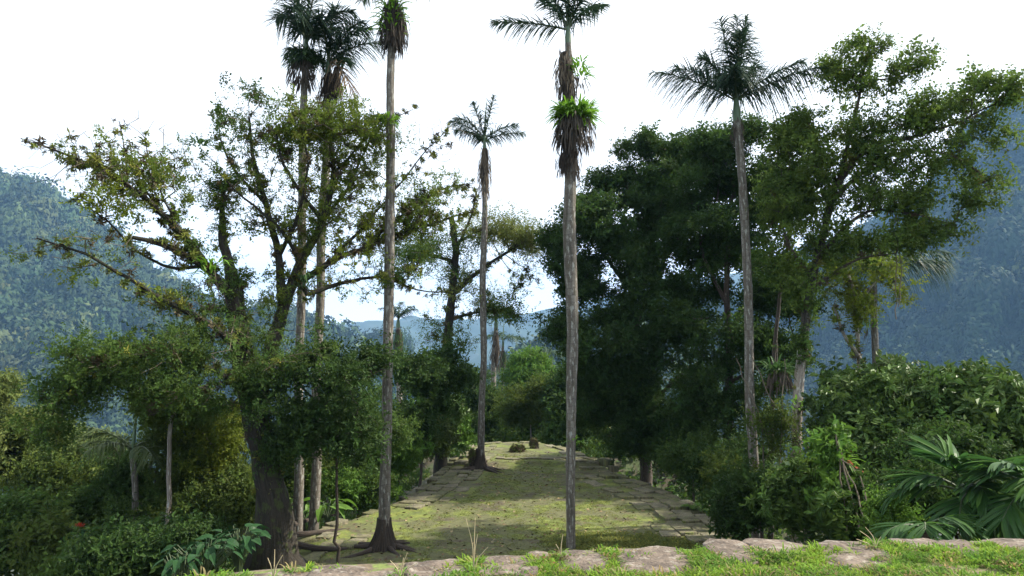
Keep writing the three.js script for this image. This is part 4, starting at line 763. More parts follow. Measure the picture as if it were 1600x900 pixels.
groundPalm('young low understorey palm just behind the edge stones, left of the larger fronds', 1445, 820, 9.2, 303, [{ az: 175, el: 25, len: 0.75, droop: 0.5, n: 8, s: 0.75 }, { az: 120, el: 40, len: 0.75, droop: 0.5, n: 8, s: 0.75 }, { az: 60, el: 50, len: 0.8, droop: 0.5, n: 8, s: 0.75 }, { az: 20, el: 30, len: 0.8, droop: 0.5, n: 8, s: 0.75 }]);

// ------------------------------------------------------------------ bromeliads and other air plants
function bromeliad(o) {
  const R = rng(o.seed), root = thing('bromeliad', o.label, 'bromeliad', 'air plants growing on the trunks'), c = at(o.at[0], o.at[1], o.at[2]); root.position.copy(c);
  const mb = new MB(), dead = new MB(), red = new MB(), s = o.s;
  for (let k = 0; k < o.n; k++) {
    const a = R() * 6.2832, e = (o.tilt ?? 0.2) + R() * 1.1, off = V(Math.cos(a), 0, Math.sin(a)).multiplyScalar((o.r ?? 0.12) * (0.6 + R() * 0.9)); off.y = (R() - 0.5) * (o.h ?? 0.2);
    const dir = V(Math.cos(a) * Math.cos(e), Math.sin(e), Math.sin(a) * Math.cos(e)).addScaledVector(randDir(R), 0.2).normalize(), w = V().crossVectors(dir, V(0, 1, 0)).normalize();
    addBlade(o.red && R() < o.red ? red : mb, off, dir, w, s * (0.7 + R() * 0.6), s * 0.13, { seg: 3, fold: 0.5, droop: 0.35 + R() * 0.45, prof: (t) => 1 - 0.6 * t * t });
  }
  part('rosette', mb.geo(true), o.mat ?? M.brom, root); if (red.count) part('red_bracts', red.geo(true), M.bromRed, root);
  if (o.dead) { const m = part('dead_leaves', strips(R, { n: o.dead, y0: -(o.deadH ?? 0.5), y1: 0, r: (o.r ?? 0.12) * 1.15, len: s * 0.75, wid: s * 0.09, out: 0.3, bulge: true }), M.deadLeaf, root); void m; }
}
bromeliad({ label: 'bright green bromeliad ring with brown dead leaves on the ragged palm against the sky', at: [897, 178, 16.7], s: 0.42, n: 380, r: 0.29, h: 0.26, dead: 420, deadH: 0.75, seed: 401, tilt: 0.1 });
bromeliad({ label: 'large bromeliad tuft high on the lichen-spotted palm at the upper edge', at: [611, 30, 16.7], s: 0.36, n: 170, r: 0.2, h: 0.9, dead: 80, deadH: 0.7, seed: 402 });
bromeliad({ label: 'small bromeliad part way up the lichen-spotted palm, level with the mossy crown', at: [607, 190, 16.7], s: 0.28, n: 90, r: 0.13, h: 0.26, dead: 20, seed: 403 });
bromeliad({ label: 'dark shaggy bromeliad column under the crown of the leftmost tall palm', at: [473, 92, 18.6], s: 0.4, n: 200, r: 0.2, h: 0.3, dead: 260, deadH: 0.75, seed: 404, mat: M.bromDark, tilt: -0.1 });
bromeliad({ label: 'bromeliad with spiky leaves on the dead skirt of the front palm, above the bright ring', at: [905, 110, 16.7], s: 0.36, n: 60, r: 0.16, h: 0.5, dead: 20, seed: 405 });
bromeliad({ label: 'hanging bromeliad with trailing brown leaves between the palm and the pale trunk at right', at: [1215, 578, 18.6], s: 0.55, n: 60, r: 0.2, h: 0.2, dead: 80, deadH: 0.3, seed: 406, mat: M.bromDark });
bromeliad({ label: 'bright bromeliad perched low on the pale leaning trunk', at: [1246, 632, 17.8], s: 0.3, n: 30, r: 0.12, h: 0.3, dead: 14, seed: 407 });
bromeliad({ label: 'yellow green bromeliad with red bracts growing near the edge stones at right', at: [1318, 722, 12.5], s: 0.42, n: 44, r: 0.08, h: 0.1, dead: 16, red: 0.25, seed: 408 });
bromeliad({ label: 'small bromeliad low on the front palm trunk', at: [897, 690, 16.6], s: 0.26, n: 16, r: 0.1, h: 0.2, seed: 409 });
bromeliad({ label: 'pale green bromeliad on the main trunk of the great mossy tree', at: [330, 420, 14.4], s: 0.4, n: 40, r: 0.16, h: 0.3, dead: 10, seed: 410 });
bromeliad({ label: 'spiky bromeliad in the middle fork of the great mossy tree', at: [475, 440, 15.6], s: 0.36, n: 40, r: 0.15, h: 0.3, dead: 14, seed: 411, mat: M.bromDark });
bromeliad({ label: 'bromeliad on the upper limb of the great mossy tree, under the sky', at: [312, 225, 14.4], s: 0.3, n: 34, r: 0.12, h: 0.1, seed: 412, mat: M.bromDark });
bromeliad({ label: 'bromeliad cluster hanging on the twin-stemmed mossy tree', at: [1360, 505, 21.8], s: 0.35, n: 34, r: 0.13, h: 0.3, dead: 12, seed: 413 });

// ------------------------------------------------------------------ shrubs and smaller trees
let sSeed = 500;
function shrub(label, base, lobes, o = {}) {
  return tree({ name: 'shrub', category: 'shrub', label, seed: sSeed++, clear: 0.3, per: 3.2, size: 1, colour: G.mid, gap: -0.1, limbs: [{ pts: [base, [lerp(base[0], lobes[0][0], 0.6), lerp(base[1], lobes[0][1], 0.5), lobes[0][2]], [lobes[0][0], lobes[0][1], lobes[0][2]]], r: [0.06, 0.025] }], lobes, ...o });
}
function smallTree(label, base, lobes, o = {}) { return shrub(label, base, lobes, { name: 'broadleaf_tree', category: 'tree', ...o }); }
const gl = { leaf: 'large', mat: M.gloss, pad: 0.75, padN: 3, gap: 0.02, gapF: 0.9 };
shrub('glossy bush with sunlit leaves below the twin-stemmed mossy tree', [1330, 800, 15], [[1342, 650, 15, 46, 50, 0.9, 100], [1330, 605, 15.4, 26, 22, 0.6, 30], [1358, 725, 14.6, 42, 40, 0.7, 60]], gl);
shrub('broad glossy bush in the middle of the right-hand thicket, under the mountain', [1435, 800, 15.5], [[1425, 640, 15.5, 70, 55, 1.1, 150], [1400, 600, 15.8, 35, 25, 0.8, 45], [1430, 710, 14.6, 65, 50, 1.0, 110], [1370, 620, 15.6, 30, 35, 0.7, 40]], gl);
shrub('rounded glossy bush at far right above the understorey palms', [1525, 800, 14.5], [[1530, 630, 14.5, 48, 40, 0.9, 100], [1490, 640, 14.7, 35, 35, 0.8, 55], [1560, 680, 14, 45, 45, 0.8, 70]], gl);
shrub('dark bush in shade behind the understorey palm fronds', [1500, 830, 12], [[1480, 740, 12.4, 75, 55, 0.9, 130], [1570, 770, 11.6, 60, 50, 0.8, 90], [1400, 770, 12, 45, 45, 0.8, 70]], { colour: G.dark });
shrub('sunlit bush at the foot of the pale leaning trunk', [1270, 830, 13], [[1258, 770, 13.2, 42, 34, 0.7, 80], [1225, 790, 13.4, 30, 26, 0.6, 45], [1290, 800, 12.6, 35, 22, 0.6, 45]], { colour: G.mid, leaf: 'large', size: 0.8 });
shrub('climbing plant with big heart-shaped yellow green leaves wrapped round a leaning dead stem', [1310, 840, 12.2], [[1300, 700, 12.6, 13, 40, 0.25, 20, 1, G.bright], [1310, 765, 12.3, 18, 32, 0.3, 22, 1, G.bright], [1325, 800, 12, 26, 22, 0.4, 22]], { leaf: 'large', size: 1.0, per: 2 });
shrub('small light green bush close behind the edge stones', [1408, 845, 10.5], [[1405, 812, 10.6, 34, 20, 0.4, 44, 1, G.bright]], { leaf: 'small', size: 0.8 });
shrub('vine-draped bush with trailing pale leaves hanging beside the crowned palm trunk', [1170, 800, 17], [[1145, 740, 17, 28, 30, 0.6, 40, 0.9, G.olive], [1205, 765, 16.8, 28, 26, 0.6, 40, 0.9, G.olive], [1215, 680, 17.4, 20, 50, 0.5, 40, 0.7, G.olive]], { leaf: 'small', size: 1.0, gap: 0 });
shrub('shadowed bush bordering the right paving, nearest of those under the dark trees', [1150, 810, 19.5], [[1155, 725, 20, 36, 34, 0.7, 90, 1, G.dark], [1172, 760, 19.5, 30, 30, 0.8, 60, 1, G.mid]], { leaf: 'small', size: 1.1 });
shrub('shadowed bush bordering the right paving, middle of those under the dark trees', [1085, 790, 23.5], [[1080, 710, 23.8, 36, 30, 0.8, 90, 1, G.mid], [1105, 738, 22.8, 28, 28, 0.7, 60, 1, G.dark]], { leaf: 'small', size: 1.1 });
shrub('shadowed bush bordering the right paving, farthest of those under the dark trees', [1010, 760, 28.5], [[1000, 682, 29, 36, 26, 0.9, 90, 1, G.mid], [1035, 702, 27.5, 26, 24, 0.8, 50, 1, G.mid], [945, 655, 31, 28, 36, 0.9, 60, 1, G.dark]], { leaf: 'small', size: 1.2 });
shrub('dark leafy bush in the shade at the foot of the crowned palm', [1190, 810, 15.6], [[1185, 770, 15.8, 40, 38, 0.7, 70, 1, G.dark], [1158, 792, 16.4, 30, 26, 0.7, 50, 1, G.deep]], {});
// left of the terrace
smallTree('dark round tree behind the lichen-spotted palm on the left of the terrace', [655, 770, 25], [[665, 600, 25.5, 50, 42, 1.3, 140, 1, G.dark], [640, 660, 24.6, 40, 45, 1.1, 90, 1, G.deep], [690, 580, 26, 35, 30, 1.0, 60, 1, G.dark]], { size: 1.2, leaf: 'broad' });
shrub('sunlit large-leafed bush along the left paving below the mossy leaning tree', [695, 730, 30], [[692, 650, 30, 28, 38, 0.8, 80, 1, G.mid], [712, 672, 30.6, 16, 24, 0.6, 50, 1, G.bright], [665, 680, 28.2, 24, 30, 0.7, 60, 1, G.olive]], { leaf: 'large', size: 1.2, mat: M.gloss });
shrub('yellow green leafy bush just behind the flared root base of the lichen-spotted palm', [620, 775, 22.6], [[628, 715, 23, 28, 28, 0.7, 70, 1, G.bright], [605, 745, 22.4, 22, 22, 0.6, 40, 1, G.bright], [655, 705, 25, 16, 20, 0.5, 30, 1, G.olive]], { leaf: 'large', size: 0.9 });
smallTree('shady tree filling the gap between the tall left palms and the terrace', [560, 800, 23], [[560, 650, 23, 60, 60, 1.3, 160, 1, G.mid], [600, 700, 22.4, 40, 45, 1.0, 90, 1, G.mid], [530, 720, 22.6, 50, 45, 1.0, 100, 1, G.olive], [580, 760, 21.6, 45, 26, 0.8, 60, 1, G.mid]], { size: 1.1, leaf: 'small' });
shrub('sunlit low bush behind the feet of the two tall left palms', [478, 800, 21], [[475, 735, 21.4, 30, 32, 0.8, 70, 1, G.olive], [520, 755, 21, 34, 24, 0.7, 60, 1, G.bright], [440, 740, 21.4, 34, 40, 0.8, 70, 1, G.mid]], { leaf: 'small' });
// far end of the terrace
smallTree('olive green tree with pale thin trunk at the far end of the terrace', [828, 700, 41], [[830, 625, 41.4, 42, 38, 1.8, 200, 1, G.olive], [865, 640, 41, 30, 36, 1.4, 110, 1, G.olive], [805, 650, 41.4, 22, 26, 1.2, 50, 1, G.olive]], { leaf: 'small', size: 1.5, bark: M.barkPale, twig: M.twig });
smallTree('vivid green round tree beyond the far end of the terrace', [830, 660, 54], [[826, 575, 54.4, 28, 22, 1.6, 110, 1, G.bright], [850, 590, 54, 24, 22, 1.3, 70, 1, G.bright], [808, 595, 54.6, 15, 15, 1.0, 30, 1, G.bright]], { leaf: 'broad', size: 1.8 });
smallTree('dark tree with twin leaning trunks at the far end beside the front palm trunk', [880, 705, 38], [[890, 640, 38.4, 32, 42, 1.5, 130, 1, G.dark], [905, 590, 38.6, 30, 36, 1.4, 90, 1, G.dark], [875, 668, 38, 22, 22, 1.0, 40, 1, G.mid]], { leaf: 'broad', size: 1.5 });
smallTree('dark tree behind the slim sunlit palm at the far end', [745, 700, 44], [[738, 615, 44, 28, 34, 1.5, 110, 1, G.dark], [765, 640, 44.6, 24, 34, 1.3, 80, 1, G.dark], [740, 660, 43.6, 26, 26, 1.2, 70, 1, G.mid]], { leaf: 'broad', size: 1.5 });
smallTree('grey green bush tree filling the far end between the distant palms', [790, 700, 46], [[790, 655, 46, 30, 30, 1.5, 110, 1, G.mid], [815, 672, 45, 28, 18, 1.2, 60, 1, G.dark], [768, 675, 45, 20, 18, 1.0, 40, 1, G.dark]], { leaf: 'broad', size: 1.5 });
// left valley side
smallTree('sunlit pale green tree at the left margin, level with the valley palm', [30, 900, 22], [[25, 690, 21.5, 45, 60, 1.3, 130, 1, G.pale], [60, 700, 22, 45, 42, 1.2, 110, 1, G.olive], [5, 620, 21, 20, 30, 0.8, 30, 1, G.pale]], { leaf: 'broad', size: 1.05 });
smallTree('sunlit olive tree with spreading flat crown below the valley palm', [120, 930, 20], [[110, 740, 20.4, 60, 38, 1.3, 150, 1, G.olive], [60, 780, 20, 55, 45, 1.2, 140, 1, G.olive], [135, 700, 21, 30, 24, 0.9, 45, 1, G.pale], [130, 810, 19.4, 45, 45, 1.0, 100, 1, G.mid]], { leaf: 'broad', size: 1.0 });
shrub('dark bush in the bottom left corner of the view', [40, 960, 15.5], [[30, 850, 15.6, 50, 55, 0.9, 120, 1, G.mid], [100, 870, 15.2, 45, 40, 0.8, 80, 1, G.olive]], { leaf: 'broad' });
smallTree('mid green tree with sun-flecked leaves below the dark drooping tree', [235, 930, 18.5], [[230, 780, 18.6, 60, 45, 1.2, 140, 1, G.mid], [290, 730, 18.8, 55, 60, 1.1, 160, 1, G.olive], [190, 740, 18.8, 34, 40, 0.9, 70, 1, G.dark], [200, 840, 18, 50, 40, 1.0, 90, 1, G.dark]], { leaf: 'small', size: 1.1 });
smallTree('speckled olive tree left of the buttressed trunk, light shining through its leaves', [350, 900, 18], [[350, 690, 18.4, 55, 60, 1.1, 170, 1, G.yellow], [285, 660, 18.4, 40, 36, 0.9, 70, 1, G.olive], [330, 800, 17.6, 55, 45, 1.0, 120, 1, G.olive], [390, 780, 17.6, 26, 50, 0.7, 50, 1, G.olive]], { leaf: 'small', size: 1.0, gap: 0 });
shrub('dark low bush left of the broad-leafed plants at the lower edge', [220, 960, 13.5], [[215, 870, 13.8, 65, 36, 0.9, 110, 1, G.dark], [290, 860, 13.6, 40, 30, 0.7, 60, 1, G.deep], [150, 880, 14, 40, 26, 0.7, 50, 1, G.mid]], { leaf: 'broad' });
tree({ label: 'thin pale dead-looking trunk with leafy top standing down the left slope', seed: 560, leaf: 'broad', per: 2.6, size: 1.0, colour: G.olive, bark: M.barkPale, clear: 0.7, limbs: [{ pts: [[262, 860, 16.8], [264, 760, 16.8], [265, 690, 16.8], [268, 650, 16.8]], r: [0.08, 0.05] }], lobes: [[270, 640, 16.8, 45, 25, 0.8, 50], [240, 630, 16.8, 35, 22, 0.7, 30]] });

// ------------------------------------------------------------------ broad-leafed herbs and ferns
const herbLeaf = [0, 1].map((k) => { const mb = new MB(); addBlade(mb, V(0, 0, 0), V(1, 0, 0), V(0, 0, 1), 1, 0.52, { seg: 5, fold: 0.25 + 0.15 * k, droop: 0.3 + 0.15 * k, prof: (t) => Math.pow(Math.sin(Math.PI * Math.pow(Math.min(1, 0.12 + 0.88 * t), 0.7)), 0.8) }); return mb.geo(true); });
M.herb = leafMat(col(0.018, 0.055, 0.018), { t: 0.2, coat: 0.15, coatR: 0.4 });
M.herbBright = leafMat(col(0.10, 0.20, 0.025), { t: 0.45, coat: 0.3 });
function herb(label, px, py, depth, seed, n, size, mat, onTerrace) {
  const R = rng(seed), root = thing('broad_leafed_plant', label, 'plant'), c = at(px, py, depth), g = onTerrace ? 0 : groundY(c.x, c.z); root.position.set(c.x, Math.min(c.y, g), c.z); const lift = Math.max(0, c.y - root.position.y);
  for (let k = 0; k < n; k++) {
    const a = k * 2.4 + R() * 0.5, h = lift + size * (0.25 + R() * 0.7), rr = size * (0.25 + R() * (0.55 + n * 0.03)), tip = V(Math.cos(a) * rr, h, Math.sin(a) * rr), mid = V(tip.x * 0.3, h * 0.75, tip.z * 0.3);
    const st = part('leaf_stalk', addTube(new MB(), curvePts([V(0, 0, 0), mid, tip], 0.15), curvePts([V(0, 0, 0), mid, tip], 0.15).map(() => 0.009), 4).geo(), M.rachis, root);
    const lf = part('leaf_blade', herbLeaf[k % 2], mat, st); lf.position.copy(tip); lf.rotation.set(0, -a, 0.25 - R() * 0.7, 'YXZ'); lf.rotateX((R() - 0.5) * 1.1); lf.scale.setScalar(size * (0.6 + R() * 0.5));
  }
}
herb('large-leafed dark green plant left of the buttressed trunk at the lower edge', 322, 868, 12.4, 601, 44, 0.27, M.herb);
herb('large-leafed dark green plant close against the buttressed trunk', 375, 850, 13.2, 602, 40, 0.28, M.herb);
herb('leafy dark plant cut by the lower edge, leftmost of the large-leafed ones', 285, 888, 11.8, 603, 26, 0.24, M.herb);
herb('bright green sunlit broad-leafed plant behind the foot of the second tall palm', 512, 806, 19.6, 604, 16, 0.5, M.herbBright);
herb('bright sunlit broad-leafed plant between the feet of the two tall palms', 482, 806, 20, 605, 10, 0.42, M.herbBright);
function fern(label, px, py, depth, seed, s, mat) {
  const R = rng(seed), root = thing('fern', label, 'fern', 'ferns along the left paving'), c = at(px, py, depth), gy = groundY(c.x, c.z); root.position.set(c.x, Math.max(gy, Math.min(c.y, gy + 0.6)), c.z);
  for (let k = 0; k < 10; k++) { const [lg, rg] = frondGeo(R, { az: k * 36 + R() * 20, el: 35 + R() * 30, len: s * (0.8 + R() * 0.4), droop: 0.6, n: 16, leaflet: 0.22 * s, wid: 0.05 * s, hang: 0.15, flat: true, stalk: 0.008 }); const r = part('frond', rg, M.rachis, root); part('leaflets', lg, mat, r); }
}
const fernMat = leafMat(col(0.10, 0.19, 0.03), { t: 0.4 });
fern('bright fern beside the left paving, nearest the lichen-spotted palm', 612, 775, 22.6, 611, 0.9, fernMat);
fern('bright fern beside the left paving, half way to the slim palm', 650, 745, 25.6, 612, 0.9, fernMat);
fern('low fern at the far corner of the left paving', 705, 716, 31, 613, 0.8, fernMat);
fern('fern among the shaded bushes right of the paving', 1085, 800, 20.6, 614, 0.7, fernMat);
// plant with a red flower
{
  const R = rng(620), root = thing('flowering_plant', 'slender plant with drooping star of leaves and one red flower in the lower left', 'plant'), c = at(122, 826, 15), g = groundY(c.x, c.z); root.position.set(c.x, g - 0.05, c.z); const h = c.y - g;
  part('stem', addTube(new MB(), [V(0, 0, 0), V(0.03, h * 0.5, 0), V(0, h, 0)], [0.03, 0.025, 0.018], 6).geo(), M.twigDark, root);
  for (let k = 0; k < 11; k++) { const a = k * 0.571 + R() * 0.2, l = part('leaf_blade', herbLeaf[k % 2], M.herb, root); l.position.set(0, h - 0.02, 0); l.rotation.set(0, -a, 0.1 - R() * 0.5, 'YXZ'); l.scale.set(0.5, 0.5, 0.22); }
  const f = new MB(); for (let k = 0; k < 16; k++) { const d = randDir(R); d.y = Math.abs(d.y) + 0.2; d.normalize(); addBlade(f, V(0, 0, 0), d, V().crossVectors(d, V(0.3, 1, 0)).normalize(), 0.14, 0.05, { seg: 2 }); }
  const fl = part('flower', f.geo(true), leafMat(col(0.42, 0.05, 0.03), { t: 0.4 }), root, { label: 'red flower head' }); fl.position.set(0.02, h + 0.08, 0);
}

// ------------------------------------------------------------------ stumps, stalks, hanging vines
function stump(label, px, py, r, h, seed) {
  const R = rng(seed), root = thing('tree_stump', label, 'stump', 'mossy stumps at the far end of the terrace'), c = onPlane(px, py, 0.15); root.position.set(c.x, terraceH(c.x, c.z), c.z);
  const pts = [0, 0.3, 0.6, 0.85, 1].map((t) => V(0.1 * t * r, -0.08 + h * t, 0)), body = addTube(new MB(), pts, [r * 1.35, r * 1.05, r * 0.9, r * 0.8, r * 0.25], 14, { bump: 0.5, bumpFreq: 2, seed, along: 0.6 }).geo();
  part('stump_wood', body, M.palmRoot, root);
  const tufts = []; for (let k = 0; k < 60; k++) { const a = R() * 6.28, t = 0.3 + 0.7 * R(); tufts.push({ p: V(Math.cos(a) * r * (1.1 - 0.5 * t), h * t, Math.sin(a) * r * (1.1 - 0.5 * t)), s: 0.7 + R() * 0.6, c: tint(R, R() < 0.5 ? G.mossC : G.brown, 0.3) }); }
  scatter('moss', [mossTuft], M.moss, tufts, root, R, 'stuff');
}
stump('low mossy mound of an old stump right of the slim palm', 809, 706, 0.34, 0.3, 631);
stump('upright cut stump with moss in front of the far trees', 834, 700, 0.2, 0.42, 632);
stump('splintered stump leaning against the root cone of the slim palm', 738, 727, 0.1, 0.75, 633);
function stalk(label, px, py, seed, list) {
  const root = thing('dry_stalk', label, 'grass stalk'), b = onPlane(px, py, 2.92); root.position.set(b.x, 2.86, b.z);
  for (const [dx, h, dz, bend] of list) { const P = [V(0, 0, 0), V(dx * 0.4, h * 0.55, dz * 0.5), V(dx + bend, h, dz)]; part('stem', addTube(new MB(), curvePts(P, 0.05), curvePts(P, 0.05).map((_, k, A) => lerp(0.005, 0.0018, k / A.length)), 5).geo(), M.dryStalk, root); }
  const R = rng(seed), mb = new MB(); for (let k = 0; k < 9; k++) { const a = R() * 6.28, d = V(Math.cos(a) * 0.6, 0.8, Math.sin(a) * 0.6).normalize(); addBlade(mb, V(0, 0.02, 0), d, V().crossVectors(d, _Y).normalize(), 0.1 + R() * 0.12, 0.012, { seg: 3, droop: 0.6 }); }
  part('leaf_blades', mb.geo(true), leafMat(col(0.17, 0.28, 0.06), { t: 0.4 }), root);
}
stalk('tall pale two-pronged dry stalk standing before the terrace centre', 740, 884, 641, [[0.01, 0.42, 0, 0], [-0.03, 0.41, 0.01, -0.03], [0.08, 0.2, 0, 0.03], [0.02, 0.3, 0.02, 0.01]]);
stalk('cluster of short dry stalks below the root base of the lichen-spotted palm', 626, 893, 642, [[0.02, 0.16, 0, 0], [-0.06, 0.14, 0, -0.02], [0.09, 0.12, 0, 0.03], [0.04, 0.2, 0.01, 0.01]]);
stalk('bare forked twig standing at the foot of the buttressed trunk', 428, 898, 643, [[0.0, 0.24, 0, 0], [0.03, 0.2, 0, 0.03], [-0.04, 0.18, 0, -0.01]]);
stalk('thin green seed stalk just left of the front palm foot', 876, 862, 644, [[0.01, 0.2, 0, 0.01], [-0.02, 0.12, 0, -0.02]]);
stalk('leaning dry grass blades among the stones at right', 1368, 850, 645, [[-0.08, 0.17, 0, -0.05], [-0.03, 0.2, 0, -0.05], [0.03, 0.12, 0, 0.02], [-0.12, 0.1, 0, -0.04]]);
function vines(label, seed, list) {
  const R = rng(seed), root = thing('hanging_vine', label, 'vine', 'lianas hanging in the right-hand trees'), b = at(...list[0][0]); root.position.copy(b);
  for (const q of list) { const ctrl = q.map((p) => at(...p).sub(b)), pts = curvePts(ctrl, 0.25).map((p) => p.add(randDir(R).multiplyScalar(0.03))); part('stem', addTube(new MB(), pts, pts.map(() => 0.011 + R() * 0.004), 4).geo(), M.twig, root); }
}
vines('loose vines hanging from the mountain-side limb of the tall leaning tree', 651, [[[1400, 330, 17], [1401, 420, 17], [1399, 500, 17]], [[1404, 335, 17.1], [1408, 440, 17.1], [1403, 480, 17.1]]]);
vines('tangle of pale dry vines falling to the edge stones below the climbing plant', 652, [[[1310, 690, 12.2], [1325, 760, 11.8], [1345, 830, 11.2]], [[1312, 700, 12.2], [1335, 765, 11.7], [1352, 826, 11]], [[1305, 680, 12.2], [1318, 770, 11.9], [1322, 830, 11.4]], [[1312, 720, 12], [1342, 740, 11.7], [1362, 822, 11.2]]]);
vines('thin lianas slanting through the bushes between the crowned palm and the pale trunk', 653, [[[1150, 560, 18], [1190, 660, 17.6], [1240, 760, 17.2]], [[1175, 560, 17.8], [1215, 640, 17.4], [1262, 700, 17]], [[1226, 560, 17.6], [1222, 660, 17.4], [1218, 760, 17.2]]]);

// ------------------------------------------------------------------ undergrowth and grass (nobody could count it)
{
  const R = rng(701), a = [], b = [];
  for (let k = 0; k < 15000; k++) {
    const near = k < 9000, x = (R() - 0.5) * (near ? 40 : 110) + (near ? 0 : 2), z = near ? -7 - R() * 34 : -30 - R() * 70, d = insideDist(x, z);
    if (d < (near ? 1.3 : 2.5)) continue;
    if (near && x > -4.8 && z > -10.6 && x < 13) continue;
    const y = groundY(x, z), s = near ? 0.9 + R() * 0.9 : 2.0 + R() * 2.2; if (Math.abs(d) > 40) continue;
    const c = R() < 0.25 ? G.olive : R() < 0.5 ? G.mid : G.dark; (near && R() < 0.4 ? b : a).push({ p: V(x, y + (near ? 0.1 : 0.6), z), d: V(0, 1, 0).addScaledVector(randDir(R), 0.7).normalize(), s: s * (near && d < 2 ? 0.75 : 1), c: tint(R, c, 0.35, 0.3) });
  }
  const o = new THREE.Group(); o.name = 'undergrowth'; o.userData = { kind: 'stuff', label: 'mixed leafy undergrowth covering the slopes on both sides of the terrace', category: 'undergrowth' }; scene.add(o);
  scatter('leaf_mass', SPRAY.broad, M.leaf, a, o, R, 'stuff'); scatter('leaf_mass', SPRAY.large, M.gloss, b, o, R, 'stuff');
  // forest of the valley sides below the ridge
  const v = []; for (let k = 0; k < 5200; k++) { const an = R() * 6.2832, r = 38 + Math.pow(R(), 0.7) * 420, x = Math.cos(an) * r, z = -15 + Math.sin(an) * r; if (z > 10 || insideDist(x, z) < 14) continue; const s = 0.55 + R() * 0.7; v.push({ p: V(x, groundY(x, z) + 1.2, z), s, sy: 0.9 + R() * 0.5, c: tint(R, R() < 0.2 ? [0.09, 0.12, 0.045] : [0.040, 0.076, 0.026], 0.35, 0.3) }); }
  const f = new THREE.Group(); f.name = numbered('forest'); f.userData = { kind: 'stuff', label: 'treetops filling the valley below the ridge', category: 'forest' }; scene.add(f);
  scatter('canopy', farGeos, M.far, v, f, R, 'stuff');
}
const tuft = (R, n, len, wid, spread, lean = 0.55) => { const mb = new MB(); for (let k = 0; k < n; k++) { const a = R() * 6.2832, p = V(Math.cos(a), 0, Math.sin(a)).multiplyScalar(spread * R()), b = a + (R() - 0.5), d = V(Math.cos(b) * lean, 0.5 + R() * 0.6, Math.sin(b) * lean).normalize(); addBlade(mb, p, d, V().crossVectors(d, _Y).normalize(), len * (0.6 + R() * 0.8), wid * (0.7 + R() * 0.6), { seg: 2, droop: 0.5, fold: 0.3, prof: (t) => 1 - 0.7 * t }); } return mb.geo(true); };
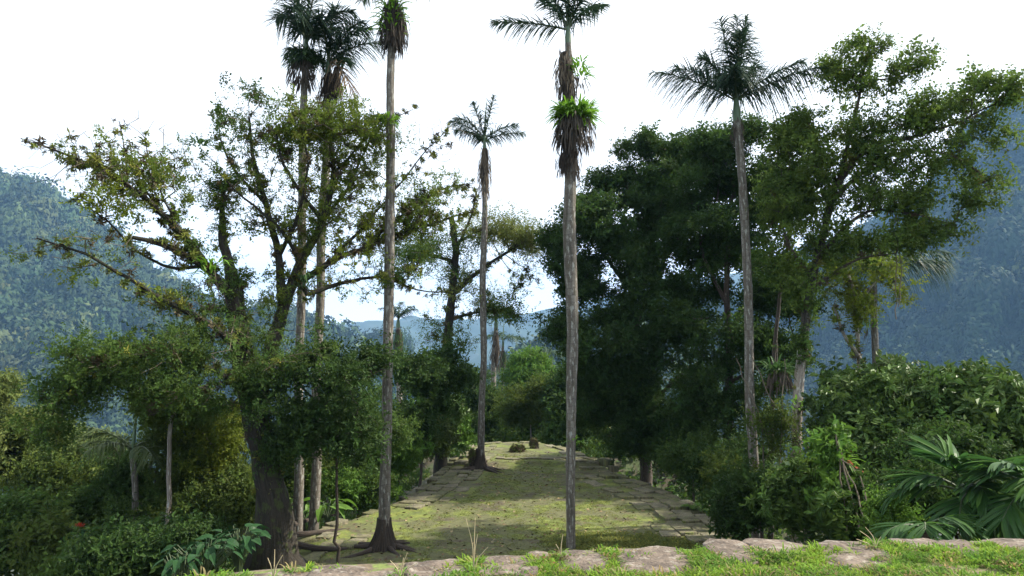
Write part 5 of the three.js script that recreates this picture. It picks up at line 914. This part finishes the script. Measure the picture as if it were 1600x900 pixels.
{
  const R = rng(711), list = [], onStone = (x, z) => bigStones.some((s) => { const dx = x - s.c.x, dz = z - s.c.z, c = Math.cos(s.turn), q = Math.sin(s.turn), lx = (dx * c - dz * q) / s.hw, lz = (dx * q + dz * c) / s.hd; return Math.pow(Math.abs(lx), 3) + Math.pow(Math.abs(lz), 3) < 0.62; });
  for (let k = 0; k < 26000; k++) {
    const x = -3.6 + R() * 9.6, z = edgeZ(x) + 0.02 + Math.pow(R(), 1.3) * 1.9;
    if (onStone(x, z) && R() < 0.965) continue;
    const n = fbm(x * 1.4, 3, z * 1.4, 3), keep = x < -0.6 ? 0.16 + n * 0.8 : 0.72 + n * 2.0; if (R() > keep) continue;
    list.push({ p: V(x, 2.865 + 0.05 * fbm(x * 0.8, 2, z * 0.8, 3), z), d: V(0, 1, 0).addScaledVector(randDir(R), 0.25).normalize(), s: (0.5 + R() * 0.95) * (1 + n * 1.1), c: tint(R, R() < 0.14 ? [0.30, 0.25, 0.12]   : fbm(x * 2.6 + 4, 8, z * 2.6, 3) + 0.3 * (R() - 0.5) > 0.02 ? [0.105, 0.205, 0.028] : [0.180, 0.300, 0.034], 0.28, 0.25) });
  }
  const o = new THREE.Group(); o.name = 'grass'; o.userData = { kind: 'stuff', label: 'bright green sunlit grass among the edge stones in front', category: 'grass' }; scene.add(o); taken.set('grass', 1);
  scatter('grass_blades', [0, 1, 2].map(() => tuft(R, 11, 0.066, 0.0105, 0.055)), M.soft, list, o, R, 'stuff');
  const weeds = []; for (let k = 0; k < 420; k++) { const x = -3 + R() * 8.6, z = edgeZ(x) + 0.05 + Math.pow(R(), 1.2) * 1.5; if (onStone(x, z) || fbm(x * 2 + 9, 3, z * 2, 3) < 0.04) continue; weeds.push({ p: V(x, 2.87, z), d: V(0, 1, 0).addScaledVector(randDir(R), 0.4).normalize(), s: 0.14 + R() * 0.16, c: tint(R, R() < 0.2 ? [0.2, 0.14, 0.07] : [0.10, 0.21, 0.03], 0.3) }); }
  scatter('weed_leaves', SPRAY.broad, M.soft, weeds, o, R, 'stuff');
  const low = [];
  for (let k = 0; k < 52000; k++) {
    const x = -6 + R() * 12.2, z = -14 - R() * 22.5, d = insideDist(x, z); if (d > -0.1) continue;
    const n = fbm(x * 0.45, 1, z * 0.45, 4), m = fbm(x * 1.7, 5, z * 1.7, 4), bank = smooth(-18.6, -17.2, z) * smooth(0.5, 2, x);
    if (R() > 0.55 + 1.6 * (n + m * 0.7) + bank) continue;
    if (d > -2.1 && z < -17.5 && R() < 0.9) continue;
    low.push({ p: V(x, terraceH(x, z) - 0.004, z), s: (0.5 + R() * 0.7) * (1 + bank * 2.2), c: tint(R, R() < 0.35 ? [0.165, 0.185, 0.035] : [0.110, 0.135, 0.026], 0.3, 0.3) });
  }
  const t = new THREE.Group(); t.name = numbered('grass'); t.userData = { kind: 'stuff', label: 'short patchy grass and moss on the lower terrace', category: 'grass' }; scene.add(t);
  scatter('grass_blades', [0, 1].map(() => tuft(R, 10, 0.05, 0.012, 0.09, 0.8)), M.soft, low, t, R, 'stuff');
  // fallen leaves
  const lit = []; for (let k = 0; k < 2600; k++) { const x = -5.8 + R() * 11.6, z = -14.5 - R() * 18; if (insideDist(x, z) > -0.2) continue; lit.push({ p: V(x, terraceH(x, z) + 0.012, z), d: V(0, 1, 0).addScaledVector(randDir(R), 0.5).normalize(), s: 0.5 + R() * 0.9, c: tint(R, R() < 0.5 ? [0.10, 0.07, 0.04] : [0.2, 0.16, 0.09], 0.4) }); }
  const lm = new MB(); addLeaf(lm, V(-0.05, 0, 0), V(1, 0, 0), V(0, 0, 1), 0.1, 0.055, 0.1);
  const l = new THREE.Group(); l.name = 'leaf_litter'; l.userData = { kind: 'stuff', label: 'scattered fallen brown leaves on the lower terrace', category: 'leaf litter' }; scene.add(l); scatter('fallen_leaf', [lm.geo(true)], M.moss, lit, l, R, 'stuff');
}

renderer.render(scene, camera);
